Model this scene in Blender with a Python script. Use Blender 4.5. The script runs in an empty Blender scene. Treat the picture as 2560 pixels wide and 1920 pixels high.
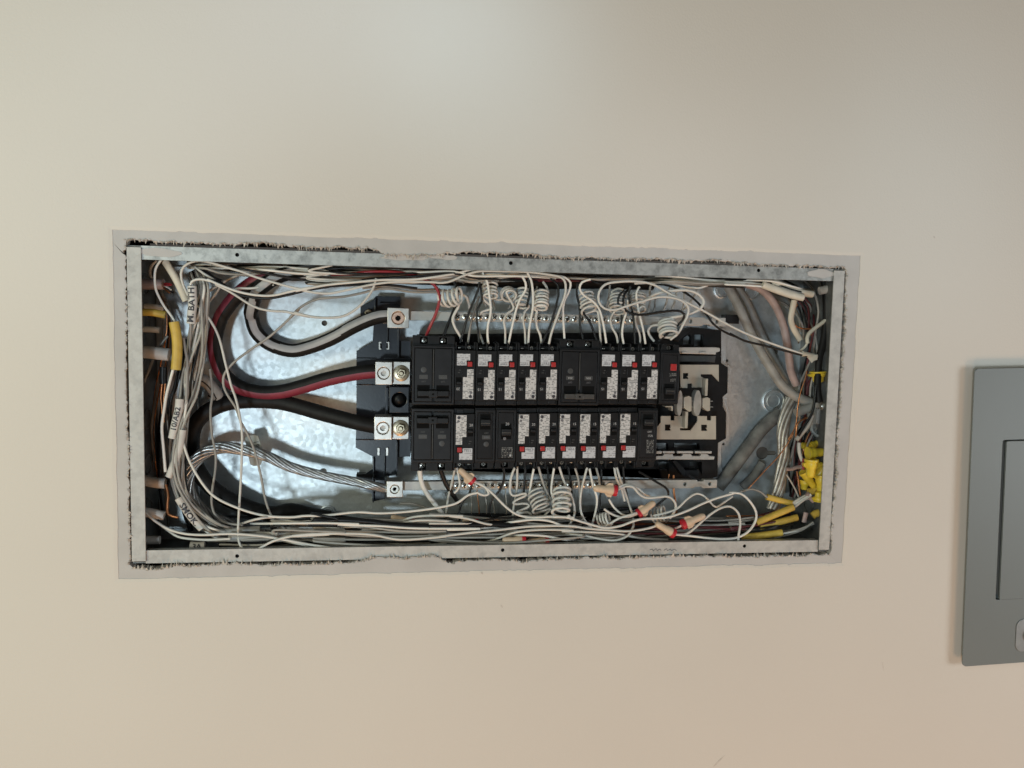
import bpy, bmesh, math, random
from mathutils import Vector, Matrix
from mathutils.geometry import tessellate_polygon
from math import radians, sin, cos, pi

# ------------------------------------------------------------------ camera, light, exposure
SC = bpy.context.scene
COL = SC.collection
CAM = Vector((-0.1113, -0.9102, 0.1047))
YAW, PITCH, ROLL, FPX = -0.1309, -0.0795, -0.0226, 1923.0
ROT = (Matrix.Rotation(YAW, 3, 'Z') @ Matrix.Rotation(PITCH, 3, 'X') @ Matrix.Rotation(ROLL, 3, 'Y'))
RIGHT, FWD, UP = ROT.col[0].copy(), ROT.col[1].copy(), ROT.col[2].copy()
cd = bpy.data.cameras.new('camera')
cam = bpy.data.objects.new('camera', cd)
COL.objects.link(cam)
cd.sensor_width = 36.0
cd.lens = FPX * 36.0 / 2560.0
cd.clip_start = 0.01
cd.clip_end = 50
m3 = Matrix((RIGHT, UP, -FWD)).transposed()
cam.matrix_world = Matrix.Translation(CAM) @ m3.to_4x4()
SC.camera = cam

w = bpy.data.worlds.new('World')
SC.world = w
w.use_nodes = True
bg = w.node_tree.nodes['Background']
bg.inputs[0].default_value = (1.0, 0.93, 0.84, 1)
bg.inputs[1].default_value = 0.06


def area(name, loc, target, size, power, color):
    ld = bpy.data.lights.new(name, 'AREA')
    ld.shape = 'DISK'
    ld.size = size
    ld.energy = power
    ld.color = color
    o = bpy.data.objects.new(name, ld)
    COL.objects.link(o)
    o.location = loc
    d = Vector(target) - Vector(loc)
    o.rotation_euler = d.to_track_quat('-Z', 'Y').to_euler()
    return o


def spot(name, loc, target, deg, power, color, radius=0.12):
    ld = bpy.data.lights.new(name, 'SPOT')
    ld.spot_size = radians(deg)
    ld.spot_blend = 1.0
    ld.shadow_soft_size = radius
    ld.energy = power
    ld.color = color
    o = bpy.data.objects.new(name, ld)
    COL.objects.link(o)
    o.location = loc
    o.rotation_euler = (Vector(target) - Vector(loc)).to_track_quat('-Z', 'Y').to_euler()
    return o


area('window_light', (-0.70, -2.05, -0.45), (-0.25, 0, 0.0), 0.24, 14, (0.75, 0.91, 1.0))
area('side_lamp', (-1.7, -1.2, 0.2), (-0.5, 0, 0), 0.6, 13.2, (1.0, 0.99, 0.75))
area('upper_left_fill', (-1.5, -1.8, 1.3), (-0.2, 0, 0.1), 0.8, 6.3, (0.72, 0.92, 1.0))  # added cool fill for the upper wall, no known source
area('hall_light', (1.3, -1.7, -1.7), (0.1, 0, -0.3), 0.8, 14, (1.0, 0.59, 0.34))
area('low_warm_fill', (-0.3, -1.5, -1.7), (-0.1, 0, -0.3), 0.6, 8.5, (1.0, 0.52, 0.24))  # added warm fill from below, power fitted to the wall tone
area('right_fill', (1.75, -1.0, -0.15), (0.45, 0, 0), 0.6, 9, (0.86, 0.95, 1.0))  # added grazing fill that brightens the right side of the wall
# added fill spots, no known lamps: they brighten wall between soft shadow patches
spot('wall_fill_spot', (-0.395, -1.5, 0.849), (-0.493, 0, 0.30), 20, 14, (0.62, 0.80, 1.0))
spot('wall_fill_spot', (-0.208, -1.5, 1.055), (-0.26, 0, 0.455), 14, 22, (0.62, 0.78, 1.0))
spot('wall_fill_spot', (-0.074, -1.5, 1.05), (-0.093, 0, 0.45), 12, 21, (0.55, 0.79, 1.0))
spot('wall_fill_spot', (-0.016, -1.5, 1.055), (-0.02, 0, 0.455), 9, 21, (0.61, 0.79, 1.0))
spot('wall_fill_spot', (-0.011, -1.5, 0.971), (-0.025, 0, 0.36), 8, 17, (0.58, 0.84, 1.0))
spot('wall_fill_spot', (0.147, -1.5, 0.846), (0.183, 0, 0.26), 14, 14, (0.74, 0.86, 1.0))
spot('wall_fill_spot', (0.398, -1.5, 0.83), (0.520, 0, 0.26), 17, 15, (0.55, 0.80, 1.0))
vs = SC.view_settings
vs.view_transform = 'Standard'
vs.look = 'None'
vs.exposure = 0.07
vs.gamma = 1.0
try:
    SC.cycles.use_denoising = True
    SC.cycles.max_bounces = 8
except Exception:
    pass

# ------------------------------------------------------------------ photo pixel -> point on a plane parallel to the wall
CROP = {'A': (260, 540, 500 / 1803), 'B': (260, 980, 500 / 1728), 'C': (700, 620, 500 / 2183), 'D': (700, 960, 500 / 1803),
        'E': (1000, 640, 500 / 2183), 'F': (1000, 1000, 500 / 2074), 'G': (1380, 640, 500 / 2183), 'H': (1380, 1000, 500 / 2074),
        'I': (1740, 620, 420 / 1742), 'J': (1740, 980, 420 / 1515), 'K': (900, 560, 600 / 2212), 'L': (900, 1200, 800 / 2212),
        'M': (2360, 880, 200 / 395), 'N': (340, 640, 220 / 2212), 'O': (500, 640, 340 / 2212), 'P': (340, 1270, 300 / 2212),
        'Q': (340, 840, 220 / 2212), 'R': (1620, 820, 240 / 905), 'S': (1950, 620, 170 / 1175), 'T': (1940, 820, 180 / 1066),
        'U': (1940, 1080, 160 / 915), 'V': (500, 1180, 400 / 2212), 'X': (860, 700, 200 / 592), 'Z': (0, 0, 1.0)}


def pt(c, x, y, d=0.0):
    """d in millimetres behind the wall face"""
    ox, oy, s = CROP[c]
    u, v = ox + x * s, oy + y * s
    ray = FWD + RIGHT * ((u - 1280) / FPX) + UP * ((960 - v) / FPX)
    return CAM + ray * ((d * 0.001 - CAM.y) / ray.y)


def xz(c, x, y, d=0.0):
    p = pt(c, x, y, d)
    return (p.x, p.z)


# ------------------------------------------------------------------ materials
def mat(name, col, rough=0.5, metal=0.0, var=0.0, scale=60.0, bump=0.0, bscale=200.0, rand=0.0, col2=None, spec=0.5, detail=4.0, aniso=None, coat=0.0):
    m = bpy.data.materials.new(name)
    m.use_nodes = True
    nt = m.node_tree
    N, L = nt.nodes, nt.links
    b = N['Principled BSDF']
    b.inputs['Roughness'].default_value = rough
    b.inputs['Metallic'].default_value = metal
    b.inputs['Specular IOR Level'].default_value = spec
    b.inputs['Coat Weight'].default_value = coat
    b.inputs['Base Color'].default_value = (*col, 1)
    tc = N.new('ShaderNodeTexCoord')
    geo = N.new('ShaderNodeNewGeometry')
    src = geo.outputs['Position']
    mp = N.new('ShaderNodeMapping')
    if aniso:
        mp.inputs['Scale'].default_value = aniso
    L.new(src, mp.inputs['Vector'])
    out = None
    if var or col2:
        n = N.new('ShaderNodeTexNoise')
        n.inputs['Scale'].default_value = scale
        n.inputs['Detail'].default_value = detail
        L.new(mp.outputs[0], n.inputs['Vector'])
        mx = N.new('ShaderNodeMix')
        mx.data_type = 'RGBA'
        rp = N.new('ShaderNodeMapRange')
        rp.inputs['From Min'].default_value = 0.3
        rp.inputs['From Max'].default_value = 0.7
        L.new(n.outputs['Fac'], rp.inputs['Value'])
        L.new(rp.outputs[0], mx.inputs['Factor'])
        c2 = col2 if col2 else tuple(min(1, c * (1 + var)) for c in col)
        c1 = col if col2 else tuple(c * (1 - var) for c in col)
        mx.inputs['A'].default_value = (*c1, 1)
        mx.inputs['B'].default_value = (*c2, 1)
        out = mx.outputs['Result']
    if rand:
        oi = N.new('ShaderNodeObjectInfo')
        mr = N.new('ShaderNodeMapRange')
        mr.inputs['To Min'].default_value = 1 - rand
        mr.inputs['To Max'].default_value = 1 + rand * 0.4
        L.new(oi.outputs['Random'], mr.inputs['Value'])
        vm = N.new('ShaderNodeVectorMath')
        vm.operation = 'SCALE'
        if out:
            L.new(out, vm.inputs[0])
        else:
            vm.inputs[0].default_value = col
        L.new(mr.outputs[0], vm.inputs['Scale'])
        out = vm.outputs[0]
    if out:
        L.new(out, b.inputs['Base Color'])
    if bump:
        n2 = N.new('ShaderNodeTexNoise')
        n2.inputs['Scale'].default_value = bscale
        n2.inputs['Detail'].default_value = 3
        L.new(mp.outputs[0], n2.inputs['Vector'])
        bp = N.new('ShaderNodeBump')
        bp.inputs['Strength'].default_value = bump
        bp.inputs['Distance'].default_value = 0.001
        L.new(n2.outputs['Fac'], bp.inputs['Height'])
        L.new(bp.outputs[0], b.inputs['Normal'])
    return m


def steel(name, base, dark, rough, metal=0.85, wear=0.5, bump=0.12, nscale=34.0):
    """galvanised sheet: spangle, scuffs, stains, roughness that varies"""
    m = bpy.data.materials.new(name)
    m.use_nodes = True
    nt = m.node_tree
    N, L = nt.nodes, nt.links
    b = N['Principled BSDF']
    b.inputs['Metallic'].default_value = metal
    geo = N.new('ShaderNodeNewGeometry')
    v = N.new('ShaderNodeTexVoronoi')
    v.inputs['Scale'].default_value = 210
    L.new(geo.outputs['Position'], v.inputs['Vector'])
    sp = N.new('ShaderNodeSeparateColor')
    L.new(v.outputs['Color'], sp.inputs[0])
    n = N.new('ShaderNodeTexNoise')
    n.inputs['Scale'].default_value = nscale
    n.inputs['Detail'].default_value = 9
    n.inputs['Roughness'].default_value = 0.68
    L.new(geo.outputs['Position'], n.inputs['Vector'])
    rp = N.new('ShaderNodeMapRange')
    rp.inputs['From Min'].default_value = 0.36
    rp.inputs['From Max'].default_value = 0.56
    L.new(n.outputs['Fac'], rp.inputs['Value'])
    mx = N.new('ShaderNodeMix')
    mx.data_type = 'RGBA'
    mx.inputs['A'].default_value = (*dark, 1)
    mx.inputs['B'].default_value = (*base, 1)
    f = N.new('ShaderNodeMath')
    f.operation = 'MULTIPLY_ADD'
    f.inputs[1].default_value = 0.22
    L.new(sp.outputs[0], f.inputs[0])
    m2 = N.new('ShaderNodeMath')
    m2.operation = 'MULTIPLY'
    m2.inputs[1].default_value = wear
    inv = N.new('ShaderNodeMath')
    inv.operation = 'ADD'
    inv.inputs[1].default_value = 1 - wear - 0.15
    L.new(rp.outputs[0], m2.inputs[0])
    L.new(m2.outputs[0], inv.inputs[0])
    L.new(inv.outputs[0], f.inputs[2])
    L.new(f.outputs[0], mx.inputs['Factor'])
    L.new(mx.outputs['Result'], b.inputs['Base Color'])
    r = N.new('ShaderNodeMapRange')
    r.inputs['To Min'].default_value = rough - 0.03
    r.inputs['To Max'].default_value = rough + 0.05
    L.new(sp.outputs[1], r.inputs['Value'])
    L.new(r.outputs[0], b.inputs['Roughness'])
    bp = N.new('ShaderNodeBump')
    bp.inputs['Strength'].default_value = bump
    bp.inputs['Distance'].default_value = 0.0006
    L.new(n.outputs['Fac'], bp.inputs['Height'])
    L.new(bp.outputs[0], b.inputs['Normal'])
    return m


def printed(name, paper, ink, sx, sz, thr, rough=0.35, metal=0.0):
    """fine print: rows of small word-like marks"""
    m = bpy.data.materials.new(name)
    m.use_nodes = True
    nt = m.node_tree
    N, L = nt.nodes, nt.links
    b = N['Principled BSDF']
    b.inputs['Roughness'].default_value = rough
    b.inputs['Metallic'].default_value = metal
    geo = N.new('ShaderNodeNewGeometry')
    sep = N.new('ShaderNodeSeparateXYZ')
    L.new(geo.outputs['Position'], sep.inputs[0])
    row = N.new('ShaderNodeMath'); row.operation = 'MULTIPLY'; row.inputs[1].default_value = sz
    L.new(sep.outputs['Z'], row.inputs[0])
    fl = N.new('ShaderNodeMath'); fl.operation = 'FLOOR'
    L.new(row.outputs[0], fl.inputs[0])
    fr = N.new('ShaderNodeMath'); fr.operation = 'FRACT'
    L.new(row.outputs[0], fr.inputs[0])
    gt = N.new('ShaderNodeMath'); gt.operation = 'GREATER_THAN'; gt.inputs[1].default_value = 0.42
    L.new(fr.outputs[0], gt.inputs[0])
    xs = N.new('ShaderNodeMath'); xs.operation = 'MULTIPLY'; xs.inputs[1].default_value = sx
    L.new(sep.outputs['X'], xs.inputs[0])
    cb = N.new('ShaderNodeCombineXYZ')
    L.new(xs.outputs[0], cb.inputs[0])
    ro = N.new('ShaderNodeMath'); ro.operation = 'MULTIPLY'; ro.inputs[1].default_value = 7.31
    L.new(fl.outputs[0], ro.inputs[0])
    L.new(ro.outputs[0], cb.inputs[1])
    n = N.new('ShaderNodeTexNoise'); n.inputs['Scale'].default_value = 1.0; n.inputs['Detail'].default_value = 2
    L.new(cb.outputs[0], n.inputs['Vector'])
    g2 = N.new('ShaderNodeMath'); g2.operation = 'GREATER_THAN'; g2.inputs[1].default_value = thr
    L.new(n.outputs['Fac'], g2.inputs[0])
    mu = N.new('ShaderNodeMath'); mu.operation = 'MULTIPLY'
    L.new(gt.outputs[0], mu.inputs[0]); L.new(g2.outputs[0], mu.inputs[1])
    mx = N.new('ShaderNodeMix'); mx.data_type = 'RGBA'
    mx.inputs['A'].default_value = (*paper, 1)
    mx.inputs['B'].default_value = (*ink, 1)
    L.new(mu.outputs[0], mx.inputs['Factor'])
    L.new(mx.outputs['Result'], b.inputs['Base Color'])
    return m


M = {}
M['paint'] = mat('wall_paint', (0.615, 0.574, 0.510), 0.62, var=0.014, scale=4, bump=0.22, bscale=420, spec=0.3)
M['primer'] = mat('bare_drywall', (0.47, 0.452, 0.43), 0.85, var=0.06, scale=26, bump=0.2, bscale=260, spec=0.2)
M['gypsum'] = mat('torn_gypsum', (0.50, 0.46, 0.41), 0.95, var=0.35, scale=240, bump=0.5, bscale=700, spec=0.1)
M['paper'] = mat('torn_paper', (0.50, 0.45, 0.39), 0.9, var=0.3, scale=300, rand=0.1, spec=0.1)
M['behind'] = mat('shaded_cavity', (0.16, 0.14, 0.12), 0.9, spec=0.1)
M['cavity'] = mat('gap_shade_black', (0.025, 0.02, 0.018), 0.95, spec=0.1)
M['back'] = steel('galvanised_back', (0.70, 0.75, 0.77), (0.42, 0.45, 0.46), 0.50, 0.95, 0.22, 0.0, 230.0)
M['sidewall'] = steel('shaded_side_steel', (0.22, 0.22, 0.21), (0.10, 0.10, 0.10), 0.55, 0.8, 0.5, 0.05, 60.0)  # box sides coloured darker than the back to deepen interior shade
M['galv'] = steel('galvanised_flange', (0.47, 0.48, 0.46), (0.16, 0.165, 0.16), 0.45, 0.6, 0.62, 0.2, 75.0)
M['over'] = steel('oversprayed_steel', (0.47, 0.46, 0.43), (0.25, 0.245, 0.235), 0.55, 0.12, 0.42, 0.25, 48.0)
M['lug'] = steel('aluminium_lug', (0.62, 0.60, 0.56), (0.34, 0.33, 0.31), 0.36, 0.85, 0.4)
M['bar'] = steel('tin_bar', (0.50, 0.48, 0.44), (0.30, 0.29, 0.27), 0.5, 0.6, 0.35)
M['plate'] = mat('cream_bus_plate', (0.41, 0.375, 0.31), 0.45, 0.25, var=0.08, scale=60, spec=0.5)
M['screw'] = mat('zinc_screw', (0.62, 0.60, 0.54), 0.30, 0.95, var=0.2, scale=900)
M['brass'] = mat('yellow_zinc', (0.58, 0.50, 0.36), 0.34, 0.95, var=0.2, scale=900)
M['coppery'] = mat('copper_tinged', (0.60, 0.42, 0.33), 0.4, 0.8, var=0.2, scale=500)
M['black'] = mat('breaker_plastic', (0.0075, 0.0075, 0.008), 0.45, var=0.3, scale=120, bump=0.06, bscale=1500, spec=0.25)
M['black2'] = mat('breaker_face_plastic', (0.0105, 0.0108, 0.012), 0.42, var=0.25, scale=90, spec=0.3)
M['handle'] = mat('grey_handle', (0.05, 0.048, 0.045), 0.45, var=0.2, scale=200)
M['base'] = mat('base_plastic', (0.016, 0.021, 0.031), 0.28, var=0.25, scale=60, bump=0.05, bscale=300, spec=0.6)
M['void'] = mat('recess_shade', (0.004, 0.004, 0.004), 0.8, spec=0.1)  # near-black colour paints the shade inside wells, slots and holes
M['label'] = printed('spec_label', (0.55, 0.54, 0.53), (0.20, 0.20, 0.20), 300, 520, 0.50)
M['label2'] = printed('test_label', (0.52, 0.53, 0.55), (0.34, 0.34, 0.36), 300, 420, 0.52)
M['micro'] = printed('moulded_print', (0.014, 0.014, 0.015), (0.20, 0.20, 0.19), 620, 520, 0.50)
M['ink'] = mat('ink', (0.03, 0.028, 0.035), 0.5)
M['inkgrey'] = mat('grey_ink', (0.13, 0.13, 0.14), 0.5)
M['white_ink'] = mat('white_ink', (0.42, 0.42, 0.42), 0.5)
M['dim_ink'] = mat('moulded_ink', (0.07, 0.07, 0.068), 0.5)
M['rating'] = mat('rating_plate', (0.045, 0.045, 0.044), 0.45)
M['red_btn'] = mat('red_button', (0.36, 0.024, 0.024), 0.35, var=0.1, scale=300)
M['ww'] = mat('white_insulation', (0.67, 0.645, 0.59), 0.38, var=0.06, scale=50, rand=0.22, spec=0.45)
M['wg'] = mat('greyed_shaded_insulation', (0.37, 0.35, 0.315), 0.42, var=0.12, scale=50, rand=0.35, spec=0.4)  # greyed white, darkened further for shade deep among the wires
M['wb'] = mat('black_insulation', (0.008, 0.008, 0.008), 0.38, var=0.3, scale=90, spec=0.35)
M['wr'] = mat('red_insulation', (0.28, 0.022, 0.028), 0.36, var=0.15, scale=90, spec=0.5)
M['wrd'] = mat('dusty_red_insulation', (0.10, 0.018, 0.02), 0.5, var=0.3, scale=90, rand=0.2)
M['cream'] = mat('cream_sheath', (0.60, 0.55, 0.45), 0.5, var=0.08, scale=70, rand=0.08)
M['sheath'] = mat('white_sheath', (0.54, 0.51, 0.47), 0.48, var=0.16, scale=70, rand=0.08)
M['pink'] = mat('pinkish_sheath', (0.33, 0.245, 0.225), 0.5, var=0.28, scale=60)
M['yellow'] = mat('yellow_sheath', (0.55, 0.37, 0.06), 0.5, var=0.14, scale=110, rand=0.1)
M['ynut'] = mat('yellow_nut', (0.68, 0.50, 0.04), 0.36, var=0.08, scale=90, rand=0.1)
M['tan'] = mat('tan_nut', (0.62, 0.46, 0.32), 0.45, var=0.1, scale=120, rand=0.08)
M['rednut'] = mat('red_skirt', (0.46, 0.018, 0.03), 0.4, var=0.12, scale=200)
M['cable'] = mat('black_cable', (0.009, 0.0085, 0.008), 0.55, var=0.35, scale=160, spec=0.25, bump=0.1, bscale=900)
M['stripe_red'] = mat('red_stripe', (0.185, 0.020, 0.038), 0.5, var=0.18, scale=110)
M['stripe_grey'] = mat('grey_stripe', (0.33, 0.33, 0.335), 0.45, var=0.08, scale=110)
M['alu'] = mat('bare_aluminium', (0.46, 0.47, 0.47), 0.32, 0.85, var=0.25, scale=300)
M['alud'] = mat('dull_aluminium', (0.46, 0.42, 0.37), 0.45, 0.75, var=0.25, scale=120)
M['greycable'] = mat('grey_pvc', (0.29, 0.275, 0.25), 0.5, var=0.22, scale=70)
M['dusty'] = mat('dusty_cable', (0.08, 0.078, 0.075), 0.7, col2=(0.26, 0.25, 0.23), scale=48, spec=0.3)
M['copper'] = mat('bare_copper', (0.52, 0.22, 0.10), 0.36, 0.9, var=0.25, scale=200)
M['cover'] = mat('grey_enamel', (0.160, 0.176, 0.170), 0.46, var=0.025, scale=9, bump=0.05, bscale=500, spec=0.4)
M['latch'] = mat('latch_highlight', (0.29, 0.30, 0.295), 0.4, 0.5, var=0.1, scale=80)  # latch colour lightened to stand in for a blurred highlight
M['tag'] = mat('grey_tag', (0.30, 0.29, 0.25), 0.5, var=0.06, scale=90)


# ------------------------------------------------------------------ mesh building
class MB:
    def __init__(self):
        self.v, self.f, self.mi = [], [], []

    def add(self, vs, fs, mi=0):
        o = len(self.v)
        self.v += [Vector(p) for p in vs]
        for f in fs:
            self.f.append([i + o for i in f])
            self.mi.append(mi)
        return self

    def box(self, x0, x1, y0, y1, z0, z1, mi=0):
        vs = [(x, y, z) for x in (x0, x1) for y in (y0, y1) for z in (z0, z1)]
        return self.add(vs, [(0, 1, 3, 2), (4, 6, 7, 5), (0, 4, 5, 1), (2, 3, 7, 6), (0, 2, 6, 4), (1, 5, 7, 3)], mi)

    def prism(self, poly, y0, y1, holes=(), mi=0):
        """poly: list of (x,z); front face at y0"""
        loops = [list(poly)] + [list(h) for h in holes]
        flat = [p for l in loops for p in l]
        tris = tessellate_polygon([[Vector((p[0], p[1], 0)) for p in l] for l in loops])
        n = len(flat)
        vs = [(p[0], y0, p[1]) for p in flat] + [(p[0], y1, p[1]) for p in flat]
        fs = [tuple(t) for t in tris] + [tuple(i + n for i in reversed(t)) for t in tris]
        k = 0
        for l in loops:
            m = len(l)
            for i in range(m):
                a, b = k + i, k + (i + 1) % m
                fs.append((a, b, b + n, a + n))
            k += m
        return self.add(vs, fs, mi)

    def lathe(self, c, axis, prof, seg=16, mi=0, squash=1.0, cap=True):
        """prof: list of (radius, distance along axis)"""
        axis = Vector(axis).normalized()
        u = axis.orthogonal().normalized()
        if abs(axis.y) < 0.9:
            u = axis.cross(Vector((0, 1, 0))).normalized()
        v = axis.cross(u)
        c = Vector(c)
        vs, fs = [], []
        for r, h in prof:
            for i in range(seg):
                a = 2 * pi * i / seg
                vs.append(c + axis * h + u * (r * cos(a)) + v * (r * squash * sin(a)))
        for j in range(len(prof) - 1):
            for i in range(seg):
                a, b = j * seg + i, j * seg + (i + 1) % seg
                fs.append((a, b, b + seg, a + seg))
        if cap:
            fs.append(tuple(reversed(range(seg))))
            fs.append(tuple(range((len(prof) - 1) * seg, len(prof) * seg)))
        return self.add(vs, fs, mi)

    def tube(self, pts, r, seg=8, mi=0, front=False, stripe=None, squash=1.0, r_end=None):
        """stripe = (angle from camera side, half width, material index)"""
        n = len(pts)
        vs, fs, mis = [], [], []
        prev = None
        for i, p in enumerate(pts):
            t = (pts[min(i + 1, n - 1)] - pts[max(i - 1, 0)]).normalized()
            if front:
                n2 = t.cross(Vector((0, -1, 0)))
                n2 = n2.normalized() if n2.length > 1e-4 else (prev or Vector((1, 0, 0)))
                prev = n2
                n1 = n2.cross(t).normalized()
                n1 = -n1 if n1.y > 0 else n1
            else:
                if prev is None:
                    prev = t.orthogonal().normalized()
                n1 = (prev - t * prev.dot(t)).normalized()
                prev = n1
                n2 = t.cross(n1)
            rr = r if r_end is None else r + (r_end - r) * i / (n - 1)
            for k in range(seg):
                a = 2 * pi * k / seg
                vs.append(p + n1 * (rr * squash * cos(a)) + n2 * (rr * sin(a)))
        for i in range(n - 1):
            for k in range(seg):
                a, b = i * seg + k, i * seg + (k + 1) % seg
                fs.append((a, b, b + seg, a + seg))
                q = mi
                if stripe:
                    sa = stripe[0] if len(stripe) < 4 else stripe[0] + (stripe[3] - stripe[0]) * i / n
                    ang = 2 * pi * (k + 0.5) / seg - sa
                    ang = (ang + pi) % (2 * pi) - pi
                    if abs(ang) < stripe[1]:
                        q = stripe[2]
                mis.append(q)
        fs.append(tuple(reversed(range(seg)))); mis.append(mi)
        fs.append(tuple(range((n - 1) * seg, n * seg))); mis.append(mi)
        o = len(self.v)
        self.v += vs
        self.f += [[i + o for i in f] for f in fs]
        self.mi += mis
        return self

    def build(self, name, mats, parent=None, bevel=0.0, local=False, smooth=35):
        if not isinstance(mats, (list, tuple)):
            mats = [mats]
        me = bpy.data.meshes.new(name)
        off = Vector((0, 0, 0))
        if parent is not None and not local:
            off = wloc(parent)
        elif parent is None:
            lo = Vector([min(p[i] for p in self.v) for i in range(3)])
            hi = Vector([max(p[i] for p in self.v) for i in range(3)])
            off = (lo + hi) / 2
        me.from_pydata([tuple(p - off) for p in self.v], [], self.f)
        for m in mats:
            me.materials.append(M[m] if isinstance(m, str) else m)
        me.polygons.foreach_set('material_index', self.mi)
        bm = bmesh.new()
        bm.from_mesh(me)
        bmesh.ops.recalc_face_normals(bm, faces=bm.faces)
        if bevel:
            ed = [e for e in bm.edges if len(e.link_faces) == 2 and e.calc_face_angle(0) > 0.6]
            bmesh.ops.bevel(bm, geom=ed, offset=bevel, segments=2, profile=0.5, affect='EDGES', clamp_overlap=True)
        bm.to_mesh(me)
        bm.free()
        me.polygons.foreach_set('use_smooth', [True] * len(me.polygons))
        me.set_sharp_from_angle(angle=radians(20 if bevel else smooth))
        o = bpy.data.objects.new(name, me)
        COL.objects.link(o)
        if parent is not None:
            o.parent = parent
        else:
            o.location = off
        return o


def wloc(o):
    l = Vector(o.location)
    while o.parent:
        o = o.parent
        l += o.location
    return l


def tag(o, label=None, cat=None, group=None, kind=None):
    if label: o['label'] = label
    if cat: o['category'] = cat
    if group: o['group'] = group
    if kind: o['kind'] = kind
    return o


def empty(name, loc, label, cat, group=None, roty=0.0):
    o = bpy.data.objects.new(name, None)
    o.empty_display_size = 0.01
    COL.objects.link(o)
    o.location = loc
    o.rotation_euler = (0, roty, 0)
    return tag(o, label, cat, group)


def rect(x0, x1, z0, z1):
    return [(x0, z0), (x1, z0), (x1, z1), (x0, z1)]


def circ(cx, cz, r, n=16, rz=None):
    return [(cx + r * cos(2 * pi * i / n), cz + (rz or r) * sin(2 * pi * i / n)) for i in range(n)]


_tx = {}


def text_mesh(s, size, bold=0.0, fine=False):
    key = (s, round(size, 6), bold, fine)
    if key not in _tx:
        c = bpy.data.curves.new('lettering', 'FONT')
        c.body = s
        c.size = size
        c.offset = bold * size
        c.align_x = 'CENTER'
        c.align_y = 'CENTER'
        c.resolution_u = 2
        o = bpy.data.objects.new('lettering', c)
        COL.objects.link(o)
        dg = bpy.context.evaluated_depsgraph_get()
        me = bpy.data.meshes.new_from_object(o.evaluated_get(dg))
        if fine:
            bm = bmesh.new()
            bm.from_mesh(me)
            bmesh.ops.triangulate(bm, faces=bm.faces)
            for _ in range(4):
                ed = [e for e in bm.edges if e.calc_length() > size * 0.10]
                if not ed:
                    break
                bmesh.ops.subdivide_edges(bm, edges=ed, cuts=1)
                bmesh.ops.triangulate(bm, faces=bm.faces)
            bm.to_mesh(me)
            bm.free()
        _tx[key] = ([tuple(v.co) for v in me.vertices], [tuple(p.vertices) for p in me.polygons])
        bpy.data.meshes.remove(me)
        bpy.data.objects.remove(o)
        bpy.data.curves.remove(c)
    return _tx[key]


def lettering(s, size, x, y, z, m, parent, rot=0.0, local=True, sx=1.0, name='lettering'):
    vs, fs = text_mesh(s, size)
    mb = MB()
    mb.add([(x + (vx * sx) * cos(rot) - vy * sin(rot), y, z + (vx * sx) * sin(rot) + vy * cos(rot)) for vx, vy, _ in vs], fs)
    return mb.build(name, m, parent, local=local)


def catmull(P, step=0.004):
    P = [Vector(p) for p in P]
    if len(P) == 2:
        P = [P[0], (P[0] + P[1]) / 2, P[1]]
    Q = [P[0] * 2 - P[1]] + P + [P[-1] * 2 - P[-2]]
    out = []
    for i in range(1, len(Q) - 2):
        p0, p1, p2, p3 = Q[i - 1:i + 3]
        t0 = 0.0
        t1 = t0 + max(1e-5, (p1 - p0).length) ** 0.5
        t2 = t1 + max(1e-5, (p2 - p1).length) ** 0.5
        t3 = t2 + max(1e-5, (p3 - p2).length) ** 0.5
        k = max(2, int((p2 - p1).length / step))
        for j in range(k):
            t = t1 + (t2 - t1) * j / k
            a1 = p0 * ((t1 - t) / (t1 - t0)) + p1 * ((t - t0) / (t1 - t0))
            a2 = p1 * ((t2 - t) / (t2 - t1)) + p2 * ((t - t1) / (t2 - t1))
            a3 = p2 * ((t3 - t) / (t3 - t2)) + p3 * ((t - t2) / (t3 - t2))
            b1 = a1 * ((t2 - t) / (t2 - t0)) + a2 * ((t - t0) / (t2 - t0))
            b2 = a2 * ((t3 - t) / (t3 - t1)) + a3 * ((t - t1) / (t3 - t1))
            out.append(b1 * ((t2 - t) / (t2 - t1)) + b2 * ((t - t1) / (t2 - t1)))
    out.append(P[-1])
    return out


def path(segs, d):
    """segs: 'A', [(x,y) or (x,y,d)...], 'B', [...]; d: mm, (start,end)"""
    raw = []
    for i in range(0, len(segs), 2):
        raw += [(segs[i],) + tuple(p) for p in segs[i + 1]]
    n = len(raw)
    out = []
    for i, p in enumerate(raw):
        if len(p) == 4:
            dd = p[3]
        elif isinstance(d, (tuple, list)):
            t = i / (n - 1) * (len(d) - 1)
            j = min(int(t), len(d) - 2)
            dd = d[j] + (d[j + 1] - d[j]) * (t - j)
        else:
            dd = d
        out.append(pt(p[0], p[1], p[2], dd))
    return out


def wire(m, segs, d, r=1.65, label=None, group=None, name='wire', cat='wire', seg=8, squash=1.0, pts=None):
    P = pts if pts else path(segs, d)
    o = MB().tube(catmull(P), r * 0.001 * (0.84 if r < 2.4 else 1), seg, front=squash != 1.0, squash=squash).build(name, m, smooth=60)
    return tag(o, label, cat, group)


ORD = ['first', 'second', 'third', 'fourth', 'fifth', 'sixth', 'seventh', 'eighth', 'ninth', 'tenth', 'eleventh', 'twelfth', 'thirteenth',
       'fourteenth', 'fifteenth', 'sixteenth', 'seventeenth', 'eighteenth', 'nineteenth', 'twentieth']


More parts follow.
